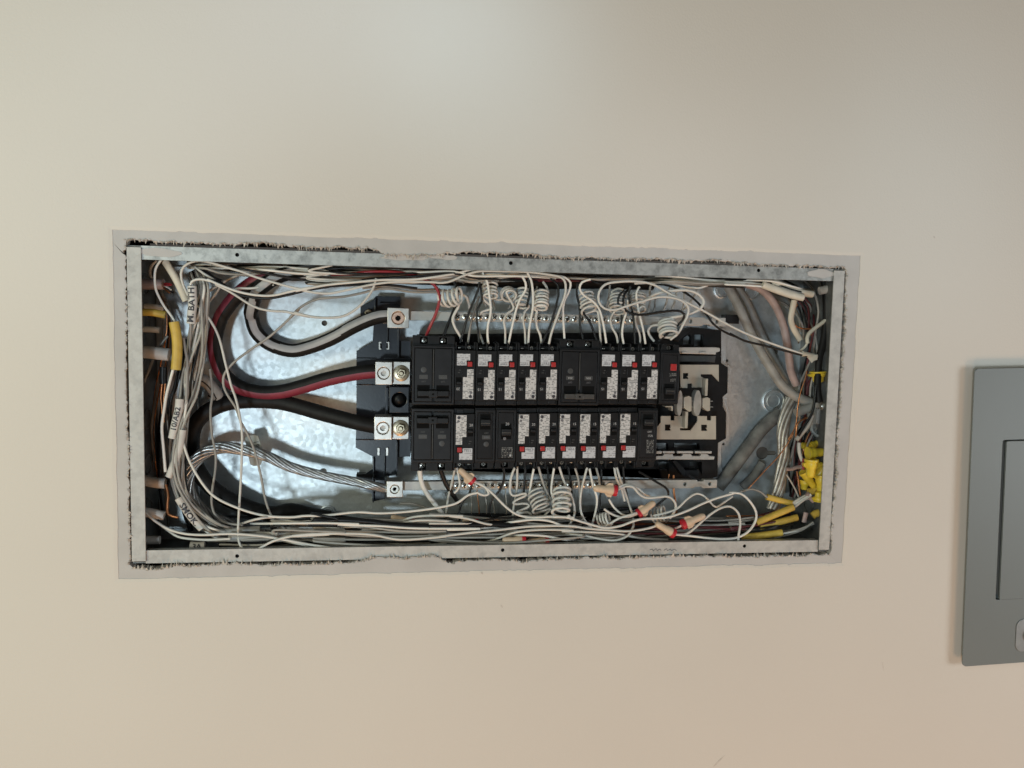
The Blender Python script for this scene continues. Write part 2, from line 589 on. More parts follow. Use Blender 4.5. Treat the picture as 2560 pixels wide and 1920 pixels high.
def coil(c, x0, y0, x1, y1, rad, turns, d, m, label, group, r=1.55, lead0=(), lead1=(), dlead=None, ph=0.0, squash=0.8, irr=0.12, seed=1, tilt=None):
    """wire wound into a coil round the axis (x0,y0)-(x1,y1); rad in crop pixels; leads are (crop, x, y, d)"""
    rnd = random.Random(seed)
    a = pt(c, x0, y0, d)
    lin = (pt(c, x1, y1, d) - a).length * 1000
    b = pt(c, x1, y1, d - (0.62 * lin if tilt is None else tilt))
    R = (pt(c, x0 + rad, y0, d) - a).length
    squash = 0.92
    ax = (b - a).normalized()
    u = ax.cross(Vector((0, 1, 0))).normalized()
    v = ax.cross(u)
    pts = [pt(*q) for q in lead0]
    n = int(turns * 10)
    for i in range(n + 1):
        t = i / n
        ang = ph + 2 * pi * turns * t
        rr = R * (1 + irr * sin(3.1 * t * 6 + seed) * rnd.uniform(0.5, 1))
        pts.append(a + (b - a) * t + u * (rr * cos(ang)) + v * (rr * squash * sin(ang)))
    pts += [pt(*q) for q in lead1]
    o = MB().tube(catmull(pts, 0.0025), r * 0.00092, 8).build('wire', m, smooth=60)
    return tag(o, label, 'wire', group)


# ------------------------------------------------------------------ wall: bare drywall round the opening, paint coat, torn edge
W2, H2 = 0.4261, 0.181                      # half size of the steel box
rng = random.Random(7)


def loop_pts(TL, TR, BR, BL, nl, ns):
    out = []
    for a, b, n in ((TL, TR, nl), (TR, BR, ns), (BR, BL, nl), (BL, TL, ns)):
        for i in range(n):
            t = i / n
            out.append((a[0] + (b[0] - a[0]) * t, a[1] + (b[1] - a[1]) * t))
    return out


NL, NS = 520, 230
inner = loop_pts((-W2, H2), (W2, H2), (W2, -H2), (-W2, -H2), NL, NS)


def vnoise(seed, step):
    r = random.Random(seed)
    vals = [r.random() for _ in range(4000)]

    def f(x):
        x = x / step
        i = int(math.floor(x))
        t = x - i
        t = t * t * (3 - 2 * t)
        return vals[i % 4000] * (1 - t) + vals[(i + 1) % 4000] * t
    return f


fa, fb, fc = vnoise(3, 4.0), vnoise(5, 1.6), vnoise(9, 30.0)
rag = []
total = 2 * (NL + NS)
for i, (x, z) in enumerate(inner):
    side = 0 if i < NL else 1 if i < NL + NS else 2 if i < 2 * NL + NS else 3
    base = {0: 0.0046, 1: 0.0034, 2: 0.0036, 3: 0.0022}[side]
    px = (x + W2) / (2 * W2)
    g = base * (0.35 + 1.1 * fc(i)) + 0.0020 * (fa(i) - 0.45) + 0.0022 * (fb(i) - 0.5)
    def win(a, b):
        return max(0.0, min(1.0, (px - a) / 0.018, (b - px) / 0.018))
    if side == 0:
        if px < 0.30: g += 0.0016
        elif px > 0.62: g -= 0.0006
        k_ = win(0.315, 0.415)
        g = g * (1 - k_) + k_ * (-0.0034 + 0.0026 * fb(i) + 0.0016 * fa(i))
    if side == 2:
        k_ = win(0.30, 0.425)
        g = g * (1 - k_) + k_ * (-0.0060 + 0.0030 * fb(i) + 0.003 * fa(i))
    if side == 3: g = min(g, 0.0030)
    if side == 3 and total - 7 <= i <= total - 4: g = 0.0046 - 0.002 * fb(i)
    dx, dz = {0: (0, 1), 1: (1, 0), 2: (0, -1), 3: (-1, 0)}[side]
    rag.append((x + dx * g, z + dz * g))
bTL, bTR, bBR, bBL = xz('Z', 281, 574), xz('Z', 2151, 639), xz('Z', 2104, 1407), xz('Z', 297, 1447)
band = loop_pts(bTL, bTR, bBR, bBL, NL, NS)
fe, ff = vnoise(21, 14.0), vnoise(23, 3.0)
band2 = []
for i, (x, z) in enumerate(band):
    side = 0 if i < NL else 1 if i < NL + NS else 2 if i < 2 * NL + NS else 3
    g = 0.0011 * (fe(i) - 0.5) + 0.0005 * (ff(i) - 0.5)
    cd_ = min(abs(i - c_) for c_ in (0, NL, NL + NS, 2 * NL + NS, total))
    if side in (0, 2) and fe(i * 1.7) > 0.72: g += 0.0012 * ff(i)
    dx, dz = {0: (0, 1), 1: (1, 0), 2: (0, -1), 3: (-1, 0)}[side]
    g *= min(1.0, cd_ / 10.0)
    band2.append((x + dx * g, z + dz * g))
outer = loop_pts((-1.5, 1.1), (1.5, 1.1), (1.5, -1.1), (-1.5, -1.1), NL, NS)
n = total


def strip(mb, la, ya, lb, yb, mi=0):
    vs = [(p[0], ya, p[1]) for p in la] + [(p[0], yb, p[1]) for p in lb]
    fs = [(i, (i + 1) % n, n + (i + 1) % n, n + i) for i in range(n)]
    mb.add(vs, fs, mi)


mb = MB()
strip(mb, rag, 0.013, rag, 0.0004, 1)
mid = [(a[0] + (b[0] - a[0]) * 0.12, a[1] + (b[1] - a[1]) * 0.12) for a, b in zip(rag, band)]
strip(mb, rag, 0.0004, mid, 0.0)
strip(mb, mid, 0.0, band2, 0.0)
strip(mb, band2, 0.0, outer, 0.0)
wall = mb.build('wall', ['primer', 'gypsum'], smooth=30)
tag(wall, kind='structure')
mb = MB()
strip(mb, band2, 0.0002, band2, -0.0005)
lip = [(a[0] + (b[0] - a[0]) * 0.004, a[1] + (b[1] - a[1]) * 0.004) for a, b in zip(band2, outer)]
strip(mb, band2, -0.0005, lip, -0.0011)
strip(mb, lip, -0.0011, outer, -0.0011)
mb.build('paint_coat', 'paint', wall, smooth=30)
# torn paper and gypsum crumbs along the cut
fz = vnoise(77, 9.0)
mb = MB()
for i in range(n):
    side = 0 if i < NL else 1 if i < NL + NS else 2 if i < 2 * NL + NS else 3
    dens = {0: 0.85, 1: 0.35, 2: 0.55, 3: 0.32}[side]
    dens *= 0.25 + 1.2 * fz(i) ** 1.5
    for _ in range(2):
        if rng.random() > dens: continue
        x, z = rag[i]
        dx, dz = {0: (0, -1), 1: (-1, 0), 2: (0, 1), 3: (1, 0)}[side]
        tx, tz = -dz, dx
        L = (0.0005 + 0.0042 * rng.random() ** 2.2) * (1.15 if side in (0, 2) else 0.7)
        wd = 0.0004 + 0.0019 * rng.random() ** 2
        s = rng.uniform(-0.0015, 0.0015)
        y = -rng.uniform(0.0, 0.0012)
        y2 = rng.uniform(-0.004, 0.006)
        p0 = Vector((x + tx * (s - wd) - dx * 0.001, y, z + tz * (s - wd) - dz * 0.001))
        p1 = Vector((x + tx * (s + wd) - dx * 0.001, y, z + tz * (s + wd) - dz * 0.001))
        sk = rng.uniform(-0.0016, 0.0016)
        p2 = Vector((x + tx * (s + sk) + dx * L, y2, z + tz * (s + sk) + dz * L))
        p3 = (p0 + p1) / 2 + Vector((0, 0.0012, 0))
        mb.add([p0, p1, p2, p3], [(0, 1, 2), (1, 3, 2), (3, 0, 2), (0, 3, 1)])
o = mb.build('torn_paper_edge', 'paper', wall, smooth=10)
tag(o, kind='stuff')
M['scuff'] = mat('scuffed_paint', (0.54, 0.49, 0.43), 0.8, var=0.1, scale=200, spec=0.2)
for u0, v0, u1, v1, wd in ((2206, 1655, 2209, 1678, 0.0005), (1782, 1918, 1812, 1888, 0.0012), (1252, 1512, 1257, 1520, 0.0012), (2334, 590, 2338, 596, 0.0008), (1203, 1430, 1207, 1436, 0.0012)):
    a, b = pt('Z', u0, v0, -1.12), pt('Z', u1, v1, -1.12)
    dd_ = (b - a).normalized()
    nn_ = Vector((-dd_.z, 0, dd_.x)) * wd
    q = [a, a.lerp(b, .3) + nn_, a.lerp(b, .7) + nn_ * .8, b, a.lerp(b, .6) - nn_ * .7, a.lerp(b, .25) - nn_]
    MB().prism([(v.x, v.z) for v in q], -0.00125, -0.0010).build('scuff', 'scuff', wall)
# near-black blocks standing in for shade in the gap round the box
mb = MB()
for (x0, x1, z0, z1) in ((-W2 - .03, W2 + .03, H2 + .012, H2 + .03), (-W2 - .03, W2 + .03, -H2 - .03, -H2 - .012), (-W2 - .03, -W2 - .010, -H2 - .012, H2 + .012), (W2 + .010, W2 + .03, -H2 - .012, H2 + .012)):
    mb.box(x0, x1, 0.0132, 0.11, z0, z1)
mb.build('gap_shade', 'cavity', wall)

# ------------------------------------------------------------------ the steel box
DEP = 0.100
box = empty('panel_box', (0, DEP, 0), 'open galvanised steel electrical panel box set in the wall, cover removed', 'panel box')
T = 0.0012
# back with punched holes
holes = []
for c, x, y, r in (('C', 485, 820, 3.6), ('D', 390, 790, 4.6), ('I', 820, 1075, 4.5), ('I', 322, 1168, 2.0), ('J', 248, 470, 2.0)):
    p = pt(c, x, y, 100)
    holes.append(circ(p.x, p.z, r * 0.001, 14))
p = pt('J', 610, 550, 100)
k = []
for i in range(14):
    a = 0.35 + i * (2 * pi - 0.7) / 13
    k.append((p.x - 0.002 + 0.009 * cos(a), p.z + 0.009 * sin(a)))
k += [(p.x + 0.017, p.z - 0.003), (p.x + 0.019, p.z), (p.x + 0.017, p.z + 0.003)]
holes.append(k)
MB().prism(rect(-W2 + T, W2 - T, -H2 + T, H2 - T), DEP, DEP + T, holes).build('back_sheet', 'back', box)
MB().box(-W2, W2, DEP + 0.004, DEP + 0.005, -H2, H2).build('shade_backing', 'behind', box)  # brown sheet painting the shade seen through the punched holes
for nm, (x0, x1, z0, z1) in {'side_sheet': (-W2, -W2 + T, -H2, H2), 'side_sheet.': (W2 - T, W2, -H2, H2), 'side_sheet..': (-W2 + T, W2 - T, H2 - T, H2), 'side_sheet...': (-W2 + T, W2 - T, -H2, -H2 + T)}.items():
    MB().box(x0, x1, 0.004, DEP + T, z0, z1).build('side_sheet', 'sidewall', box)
FL = 0.0152
hole_px = {'t': [('A', 1200, 350), ('K', 1390, 360), ('I', 650, 232)], 'b': [('B', 1150, 1418), ('F', 1065, 1557), ('J', 438, 1390)]}
for k, z0, z1 in (('t', H2 - FL, H2), ('b', -H2, -H2 + FL)):
    hs = []
    for c, x, y in hole_px[k]:
        q = pt(c, x, y, 2.6)
        hs.append(circ(q.x, min(max(q.z, z0 + .004), z1 - .004), 0.0023, 14))
    zi = z0 if k == 't' else z1
    sg = 1 if k == 't' else -1
    fl = MB().prism(rect(-W2 + FL * 0.95, W2 - FL * 0.95, z0, z1), 0.0026, 0.0040, hs).build('flange', 'galv' if k == 't' else 'over', box, bevel=0.0)
    # inward lip behind the flange
    MB().box(-W2 + FL, W2 - FL, 0.0042, 0.012, zi + sg * 0.0002 if sg > 0 else zi - 0.0013, zi + 0.0013 if sg > 0 else zi - 0.0002).build('lip', 'galv', fl)
    for h in hs:
        cx = sum(a for a, _ in h) / len(h); cz = sum(b for _, b in h) / len(h)
        MB().lathe((cx, 0.0042, cz), (0, 1, 0), [(0.0026, 0), (0.0026, 0.006)], 14).build('screw_hole', 'void', fl)
MB().box(-W2, -W2 + FL, 0.0004, 0.0022, -H2 + 0.003, H2 - 0.002).build('flange', 'over', box, bevel=0.0003)
MB().box(W2 - FL * 0.93, W2, 0.0004, 0.0022, -H2 + 0.003, H2 - 0.002).build('flange', 'over', box, bevel=0.0003)
# plaster smears and old paint on the flanges
def blob(cx, cz, rx, rz, y, h, seed, nn=26):
    r = random.Random(seed)
    f = vnoise(seed, 2.2)
    return [(cx + rx * cos(2 * pi * i / nn) * (0.7 + 0.5 * f(i % nn)), cz + rz * sin(2 * pi * i / nn) * (0.65 + 0.5 * f(i % nn + 50))) for i in range(nn)]
for c, x, y, rx, rz, s in (('C', 1350, 95, 0.030, 0.0042, 3), ('C', 1800, 100, 0.018, 0.003, 4), ('I', 1290, 265, 0.018, 0.0055, 6), ('A', 500, 330, 0.026, 0.0055, 9)):
    q = pt(c, x, y, 2.3)
    zlim = (H2 - FL + .001, H2 + .003) if q.z > 0 else (-H2 - .003, -H2 + FL - .001)
    pl = [(a, min(max(b, zlim[0]), zlim[1])) for a, b in blob(q.x, q.z, rx, rz, 0, 0, s)]
    MB().prism(pl, 0.0019, 0.0031).build('plaster_smear', 'primer', box)
# knockouts pressed into the back
def knock(c, x, y, r, d=100):
    q = pt(c, x, y, d)
    o = MB().lathe((q.x, DEP - 0.0002, q.z), (0, -1, 0), [(r, 0), (r, 0.0016), (r - 0.0014, 0.0022), (r - 0.0026, 0.0010), (r * 0.62, 0.0010), (r * 0.58, 0.0018), (r * 0.52, 0.0018), (r * 0.5, 0.001)], 28).build('knockout', 'back', box)
    return o
for a in (('I', 800, 1585, 0.0165), ('I', 262, 440, 0.011), ('I', 575, 455, 0.011), ('D', 430, 1160, 0.010), ('B', 1010, 30, 0.009)):
    knock(*a)
# knockout rings on the end walls
for x, sgn in ((-W2 + T, 1), (W2 - T, -1)):
    for zz in (-0.13, -0.075, -0.02, 0.04, 0.095, 0.14):
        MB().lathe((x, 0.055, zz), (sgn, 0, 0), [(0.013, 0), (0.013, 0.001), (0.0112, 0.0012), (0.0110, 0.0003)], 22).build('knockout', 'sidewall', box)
MB().box(-W2 + 0.0012, -W2 + 0.05, 0.092, 0.0985, -0.165, 0.165).build('stiffener', 'back', box, bevel=0.001)
# pen scribble on the lower flange
for c, px in (('H', [(1015, 1555), (1040, 1545), (1050, 1565), (1080, 1540), (1090, 1562), (1120, 1545), (1130, 1562)]), ('H', [(1160, 1560), (1190, 1542), (1195, 1562), (1230, 1545), (1235, 1562), (1270, 1548), (1290, 1562)])):
    MB().tube(catmull([pt(c, x, y, 2.55) for x, y in px], 0.002), 0.00045, 5).build('pen_scribble', 'inkgrey', box)

# ------------------------------------------------------------------ bus assembly: base, lugs, neutral bars, stabs
bus = empty('bus_assembly', pt('X', 400, 880, 99), 'dark plastic bus base with metal lugs and neutral bars behind the breakers', 'bus assembly')
BY = 0.080


def poly(c, pts, d):
    return [xz(c, x, y, d) for x, y in pts]


# left base, outline traced at its own depth
base_poly = poly('X', [(92, 525), (212, 458), (218, 350), (222, 290), (122, 275), (122, 195), (215, 148), (235, 118), (418, 122), (415, 205), (410, 450), (492, 450), (492, 1305), (392, 1310), (390, 1440), (300, 1455), (300, 1620), (210, 1640), (205, 1580), (115, 1545), (110, 1470), (212, 1395), (210, 1305), (86, 1240), (92, 1000)], 80)
hl = [poly('X', [(262, 460), (280, 460), (280, 512), (262, 512)], 80), poly('X', [(315, 460), (332, 460), (332, 512), (315, 512)], 80),
      poly('X', [(252, 1245), (268, 1245), (268, 1297), (252, 1297)], 80), poly('X', [(308, 1245), (324, 1245), (324, 1297), (308, 1297)], 80)]
bl = MB().prism(base_poly, BY, BY + 0.010, hl).build('base_moulding', 'base', bus, bevel=0.0006)
for x0, y0, x1, y1, dd in ((400, 300, 409, 575, 9), (388, 1185, 396, 1440, 9), (310, 790, 326, 1000, 12), (92, 575, 240, 581, 3), (92, 772, 240, 778, 3), (86, 1178, 240, 1183, 3), (216, 1310, 222, 1640, 6), (228, 140, 236, 300, 8), (300, 575, 492, 588, 7), (300, 985, 492, 998, 7), (262, 170, 415, 182, 8), (215, 1460, 300, 1472, 8), (322, 205, 326, 460, 5), (300, 1305, 304, 1440, 5)):
    p0, p1 = xz('X', x0, y0, 80), xz('X', x1, y1, 80)
    MB().box(p0[0], p1[0], BY - dd * 0.001, BY + 0.002, p1[1], p0[1]).build('rib', 'base', bl, bevel=0.0004)
for x0, y0, x1, y1 in ((258, 458, 266, 514), (326, 458, 334, 514), (266, 458, 276, 466), (266, 506, 276, 514), (316, 458, 326, 466), (316, 506, 326, 514), (248, 1243, 262, 1298), (312, 1243, 326, 1298)):
    p0, p1 = xz('X', x0, y0, 77), xz('X', x1, y1, 77)
    MB().box(p0[0], p1[0], .077, .081, p1[1], p0[1]).build('clip', 'lug', bl)  # bright tabs added in place of lit sheet showing through the slots
# main base behind the breakers and out to its right end, with openings
rb = [(-2150, 1330), (-2180, 60), (100, 40), (285, 30), (400, -10), (690, 20), (690, 330), (752, 372), (748, 610), (705, 650), (705, 740), (735, 800), (735, 1040), (660, 1085), (655, 1400), (560, 1432), (200, 1432), (180, 1330)]
rh = [[(330, 95), (395, 60), (412, 90), (405, 150), (330, 160)], [(432, 62), (520, 62), (520, 175), (432, 175)], [(80, 1085), (188, 1085), (195, 1150), (80, 1150)], [(248, 1085), (480, 1085), (490, 1150), (248, 1150)],
      [(90, 1262), (196, 1262), (196, 1420), (130, 1420)], [(390, 1262), (508, 1262), (508, 1395), (480, 1330), (390, 1330)]]
rbase = MB().prism(poly('R', rb, 78), 0.078, 0.088, [poly('R', h, 78) for h in rh]).build('base_moulding', 'black', bus, bevel=0.0006)
# grey pan edge
pan = MB().prism(poly('R', [(560, -60), (735, 20), (735, 330), (790, 380), (786, 610), (750, 660), (752, 740), (772, 800), (765, 1045), (690, 1090), (690, 1300), (722, 1420), (560, 1440)], 93), 0.093, 0.0945).build('pan', 'back', bus)
# cream bus plates
p1 = MB().prism(poly('R', [(299, 346), (668, 346), (668, 506), (602, 436), (498, 436), (498, 458), (526, 470), (526, 562), (416, 562), (416, 524), (372, 524), (372, 566), (306, 566)], 56), 0.056, 0.0585, [poly('R', [(330, 425), (380, 425), (380, 452), (366, 455), (380, 468), (380, 480), (330, 480)], 56)]).build('bus_plate', 'plate', bus, bevel=0.0003)
p2 = MB().prism(poly('R', [(120, 830), (214, 830), (214, 872), (250, 872), (250, 830), (352, 830), (352, 944), (303, 944), (303, 966), (402, 966), (466, 880), (466, 830), (556, 830), (556, 872), (596, 872), (596, 830), (641, 830), (641, 1050), (76, 1050), (76, 945), (120, 890)], 56), 0.056, 0.0585,
                [poly('R', [(160, 910), (214, 910), (214, 940), (204, 943), (214, 955), (214, 968), (160, 968)], 56), poly('R', [(502, 912), (558, 912), (558, 940), (546, 944), (558, 956), (558, 970), (502, 970)], 56)]).build('bus_plate', 'plate', bus, bevel=0.0003)
for x0, x1, y0, y1, pp in ((544, 560, 478, 640, p1), (354, 373, 788, 945, p2)):
    a, b = xz('R', x0, y0, 44), xz('R', x1, y1, 44)
    MB().box(a[0], b[0], 0.044, 0.057, b[1], a[1]).build('strap', 'plate', pp, bevel=0.0003)
for cx, cy, rx, ry, d0 in ((300, 708, 26, 122, 40), (468, 710, 36, 124, 40)):
    a = xz('R', cx, cy, d0); s = abs(xz('R', cx + rx, cy, d0)[0] - a[0]); t = abs(xz('R', cx, cy + ry, d0)[1] - a[1])
    MB().prism(circ(a[0], a[1], s, 26, t), d0 * 0.001, d0 * 0.001 + 0.012).build('stab_barrier', 'greycable', bus, bevel=0.0012)
for x0, x1, y0, y1 in ((340, 412, 640, 790), (515, 586, 652, 786), (165, 235, 735, 782)):
    pl = poly('R', [(x0, y0 + 12), (x0 + 46, y0), (x1, y0 + 14), (x1, y1 - 8), (x1 - 22, y1), (x0 + 20, y1 - 20), (x0, y1 - 40)] if x0 > 200 else [(x0, y0), (x1, y0), (x1, y1), (x1 - 14, y1), (x1 - 16, y0 + 12), (x0, y0 + 12)], 42)
    MB().prism(pl, 0.042, 0.056).build('stab', 'plate', bus, bevel=0.0004)
for x0, x1, yy in ((340, 368, 690), (415, 438, 690), (515, 540, 690), (588, 612, 690), (336, 368, 745), (412, 438, 745), (515, 540, 745), (586, 612, 745)):
    a, b = xz('R', x0, yy - 3, 43), xz('R', x1, yy + 3, 43)
    MB().box(a[0], b[0], 0.0432, 0.055, b[1], a[1]).build('pin', 'lug', bus)
# breaker hook rails
def rail(px, teeth, d):
    o = MB().prism(poly('R', px, d), d * 0.001, d * 0.001 + 0.006).build('hook_rail', 'bar', bus, bevel=0.0005)
    for t in teeth:
        MB().prism(poly('R', t, d - 1.5), (d - 1.5) * 0.001, d * 0.001 + 0.004).build('hook', 'bar', o, bevel=0.0004)
rail([(285, 182), (640, 182), (678, 188), (678, 218), (640, 232), (640, 250), (285, 240)], [[(318, 222), (372, 222), (372, 240), (318, 240)], [(490, 222), (548, 222), (548, 242), (490, 242)]], 62)
rail([(70, 1206), (140, 1206), (152, 1186), (232, 1188), (240, 1208), (318, 1208), (332, 1186), (408, 1188), (416, 1208), (490, 1208), (504, 1186), (565, 1190), (575, 1206), (628, 1212), (622, 1242), (70, 1240)], [[(80, 1160), (130, 1160), (130, 1186), (80, 1186)], [(140, 1160), (250, 1160), (250, 1182), (140, 1182)], [(275, 1160), (425, 1160), (425, 1182), (275, 1182)], [(445, 1160), (600, 1162), (600, 1184), (445, 1182)]], 60)
MB().prism(poly('R', [(285, 256), (640, 262), (630, 325), (545, 318), (285, 318)], 70), 0.070, 0.076).build('rail_support', 'handle', bus, bevel=0.0005)
MB().prism(poly('R', [(232, 1255), (262, 1250), (345, 1330), (345, 1395), (330, 1395)], 60), 0.060, 0.080).build('bracket', 'black', bus, bevel=0.0004)
MB().prism(poly('R', [(345, 1342), (478, 1342), (478, 1400), (345, 1400)], 62), 0.062, 0.080).build('bracket', 'black', bus, bevel=0.0004)
MB().prism(poly('R', [(370, 1385), (400, 1388), (486, 1438), (450, 1452)], 50), 0.050, 0.053).build('clip', 'black2', bus)
MB().prism(poly('R', [(205, 100), (290, 30), (400, 0), (400, 25), (300, 110), (290, 130)], 58), 0.058, 0.080).build('bracket', 'black', bus, bevel=0.0005)
# horizontal dark shelf between breaker columns
a, b = xz('F', 100, 30, 40), xz('H', 1080, 95, 40)
MB().box(a[0], b[0], 0.040, 0.078, b[1], a[1]).build('breaker_shelf', 'black', bus)


def lug(px, d, th, m='lug', r=46, hexn=False, ring='screw', c='X'):
    x0, y0, x1, y1 = px
    a, b = xz(c, x0, y0, d), xz(c, x1, y1, d)
    cx, cz = (a[0] + b[0]) / 2, (a[1] + b[1]) / 2
    s = abs(xz(c, x0 + r, y0, d)[0] - a[0])
    y = d * 0.001
    o = MB().prism(rect(a[0], b[0], b[1], a[1]), y, y + th, [circ(cx, cz, s, 24)]).build('lug', m, bus, bevel=0.0006)
    MB().box(a[0] + 0.0005, b[0] - 0.0005, y + th * 0.5, y + th - 0.0005, b[1] + 0.0005, a[1] - 0.0005).build('lug_core', m, o)
    if hexn:
        MB().lathe((cx, y + 0.001, cz), (0, -1, 0), [(s * 1.18, 0), (s * 1.18, 0.0016), (s * 1.1, 0.002), (s * .2, 0.002)], 24).build('washer', 'brass', o)
        MB().lathe((cx, y - 0.0008, cz), (0, -1, 0), [(s * .72, 0), (s * .72, 0.005), (s * .62, 0.0058), (s * .4, 0.0058)], 6).build('nut', 'brass', o)
        MB().lathe((cx, y - 0.003, cz), (0, -1, 0), [(s * .36, 0), (s * .36, 0.0058), (s * .26, 0.0066)], 14).build('stud', 'brass', o)
    else:
        MB().lathe((cx, y + 0.0045, cz), (0, -1, 0), [(s * .95, 0), (s * .95, 0.0028), (s * .82, 0.0036), (s * .46, 0.0036), (s * .44, 0.001), (s * .3, 0.001)], 24).build('set_screw', ring, o)
        MB().lathe((cx, y + 0.0038, cz), (0, -1, 0), [(s * .42, 0), (s * .42, 0.0005)], 6).build('socket', 'void' if ring != 'lug' else 'bar', o)
    return o


lug((322, 205, 479, 357), 36, 0.026, r=50, ring='coppery')
lug((233, 606, 355, 775), 42, 0.028, r=48, ring='lug')
lug((361, 606, 486, 772), 50, 0.012, r=52, hexn=True)
lug((224, 1012, 352, 1182), 42, 0.028, r=48, ring='lug')
lug((358, 1012, 478, 1178), 50, 0.012, r=52, hexn=True)
lug((316, 1490, 434, 1608), 36, 0.026, r=34, ring='screw')
a, b = xz('X', 336, 790, 55), xz('X', 480, 985, 55)
ks = MB().prism(rect(a[0], b[0], b[1], a[1]), 0.055, 0.080, [circ((a[0] + b[0]) / 2, (a[1] + b[1]) / 2, 0.0092, 28)]).build('plug_block', 'base', bus, bevel=0.0008)
MB().lathe(((a[0] + b[0]) / 2, 0.0655, (a[1] + b[1]) / 2), (0, -1, 0), [(0.0088, 0), (0.0084, 0.003), (0.0070, 0.0058), (0.0042, 0.0078), (0.0012, 0.0086)], 24).build('dome_plug', 'black', ks)
q = pt('X', 180, 242, 74)
sc = MB().lathe((q.x, 0.0785, q.z), (0, -1, 0), [(0.0046, 0), (0.0046, 0.003), (0.0036, 0.0044), (0.001, 0.0046)], 16).build('screw', 'brass', bus)
MB().box(q.x - .0034, q.x + .0034, 0.0734, 0.0742, q.z - .0005, q.z + .0005).build('slot', 'void', sc)


def screw_head(mb, x, y, z, r, ang):
    mb.lathe((x, y, z), (0, -1, 0), [(r, 0), (r, 0.0007), (r * 0.8, 0.0011), (r * 0.05, 0.0011)], 12, 0)
    c, s = cos(ang), sin(ang)
    w, l = r * 0.14, r * 0.8
    for c2, s2 in ((c, s), (-s, c)):
        P = [(x + c2 * l - s2 * w, z + s2 * l + c2 * w), (x - c2 * l - s2 * w, z - s2 * l + c2 * w), (x - c2 * l + s2 * w, z - s2 * l - c2 * w), (x + c2 * l + s2 * w, z + s2 * l - c2 * w)]
        mb.prism(P, y - 0.0013, y - 0.0008, mi=1)


def neutral_bar(c0, x0, y0, c1, x1, y1, hgt, d, first, count, pitch, extra, notch):
    A, B = pt(c0, x0, y0, d), pt(c1, x1, y1, d)
    L = (B - A).length
    ang = math.atan2(B.z - A.z, B.x - A.x)
    def tr(s, t): return (A.x + s * cos(ang) - t * sin(ang), A.z + s * sin(ang) + t * cos(ang))
    y = d * 0.001
    hs = [circ(*tr(L - e, 0), 0.0024, 12) for e in extra]
    ol = [tr(0, -hgt), tr(L - 0.032, -hgt), tr(L - 0.030, -hgt + 0.002), tr(L - 0.022, -hgt + 0.002), tr(L - 0.020, -hgt), tr(L, -hgt), tr(L, hgt), tr(L - 0.018, hgt), tr(L - 0.019, hgt - 0.002), tr(L - 0.027, hgt - 0.002), tr(L - 0.028, hgt), tr(0, hgt)]
    o = MB().prism(ol, y, y + 0.009, hs).build('neutral_bar', 'bar', bus, bevel=0.0005)
    for i in range(count):
        s = first + i * pitch
        x, z = tr(s, 0)
        mb = MB()
        screw_head(mb, x, y - 0.0002, z, 0.0036, rng.uniform(0, 3))
        mb.build('screw', ['screw', 'void'], o)
    return o


nb1 = neutral_bar('C', 1420, 738, 'G', 1895, 722, 0.0056, 46, 0.058, 25, 0.00925, (0.012, 0.047), 1)
nb2 = neutral_bar('D', 1095, 920, 'H', 1712, 870, 0.0056, 46, 0.060, 25, 0.00900, (0.010, 0.044), 1)
# bar mounting feet
for c, x, y in (('G', 1960, 690), ('D', 760, 850)):
    q = pt(c, x, y, 80)
    MB().box(q.x - .010, q.x + .010, .078, .092, q.z - .006, q.z + .006).build('foot', 'black2', bus, bevel=.0005)

# ------------------------------------------------------------------ circuit breakers
FD = 18.0                                     # mm of the breaker faces behind the wall
xl = (pt('Z', 1031, 930, FD).x + pt('Z', 1026, 1110, FD).x) / 2
xr = pt('Z', 1699, 930, FD).x
BPITCH = (xr - xl) / 13.0
mid = pt('Z', 1330, 1017, FD).z
midL = pt('Z', 1050, 1018, FD).z
TILT = (pt('Z', 1680, 1016, FD).z - midL) / (xr - xl)
mmx = BPITCH * 1000 / 25.4


def brk(kind, slot, up, label, group):
    wid = 2 if kind == 'double' else 1
    x = xl + (slot + wid / 2) * BPITCH
    z = midL + TILT * (x - xl) + (0.0012 if up else -0.0012)
    rnd = random.Random(slot * 2 + up)
    o = empty('circuit_breaker', (x, FD * 0.001 + rnd.uniform(-.0004, .0004), z + rnd.uniform(-.0006, .0006)), label, 'breaker', group, roty=pi if up else 0.0)
    return o


def bx(parent, name, m, x0, x1, y0, y1, z0, z1, bevel=0.0004):
    return MB().box(x0 * mmx * .001, x1 * mmx * .001, y0 * .001, y1 * .001, z0 * .001, z1 * .001).build(name, m, parent, bevel=bevel, local=True)


def pr(parent, name, m, pts, y0, y1, holes=(), bevel=0.0):
    return MB().prism([(a * mmx * .001, b * .001) for a, b in pts], y0 * .001, y1 * .001, [[(a * mmx * .001, b * .001) for a, b in h] for h in holes]).build(name, m, parent, bevel=bevel, local=True)


def disc(parent, name, m, x, y, z, r, h, seg=18):
    return MB().lathe((x * mmx * .001, y * .001, z * .001), (0, -1, 0), [(r * .001, 0), (r * .001, h * .0007), (r * .0009, h * .001), (r * .0001, h * .001)], seg).build(name, m, parent, local=True)


def term_screw(parent, x, y, z, r=2.6, m='screw'):
    mb = MB()
    screw_head(mb, x * mmx * .001, y * .001, z * .001, r * .001, rng.uniform(0, 3))
    mb.build('terminal_screw', [m, 'void'], parent, local=True)


def lt(parent, s, size, x, y, z, m):
    lettering(s, size * .001, x * mmx * .001, y * .001, z * .001, M[m], parent)


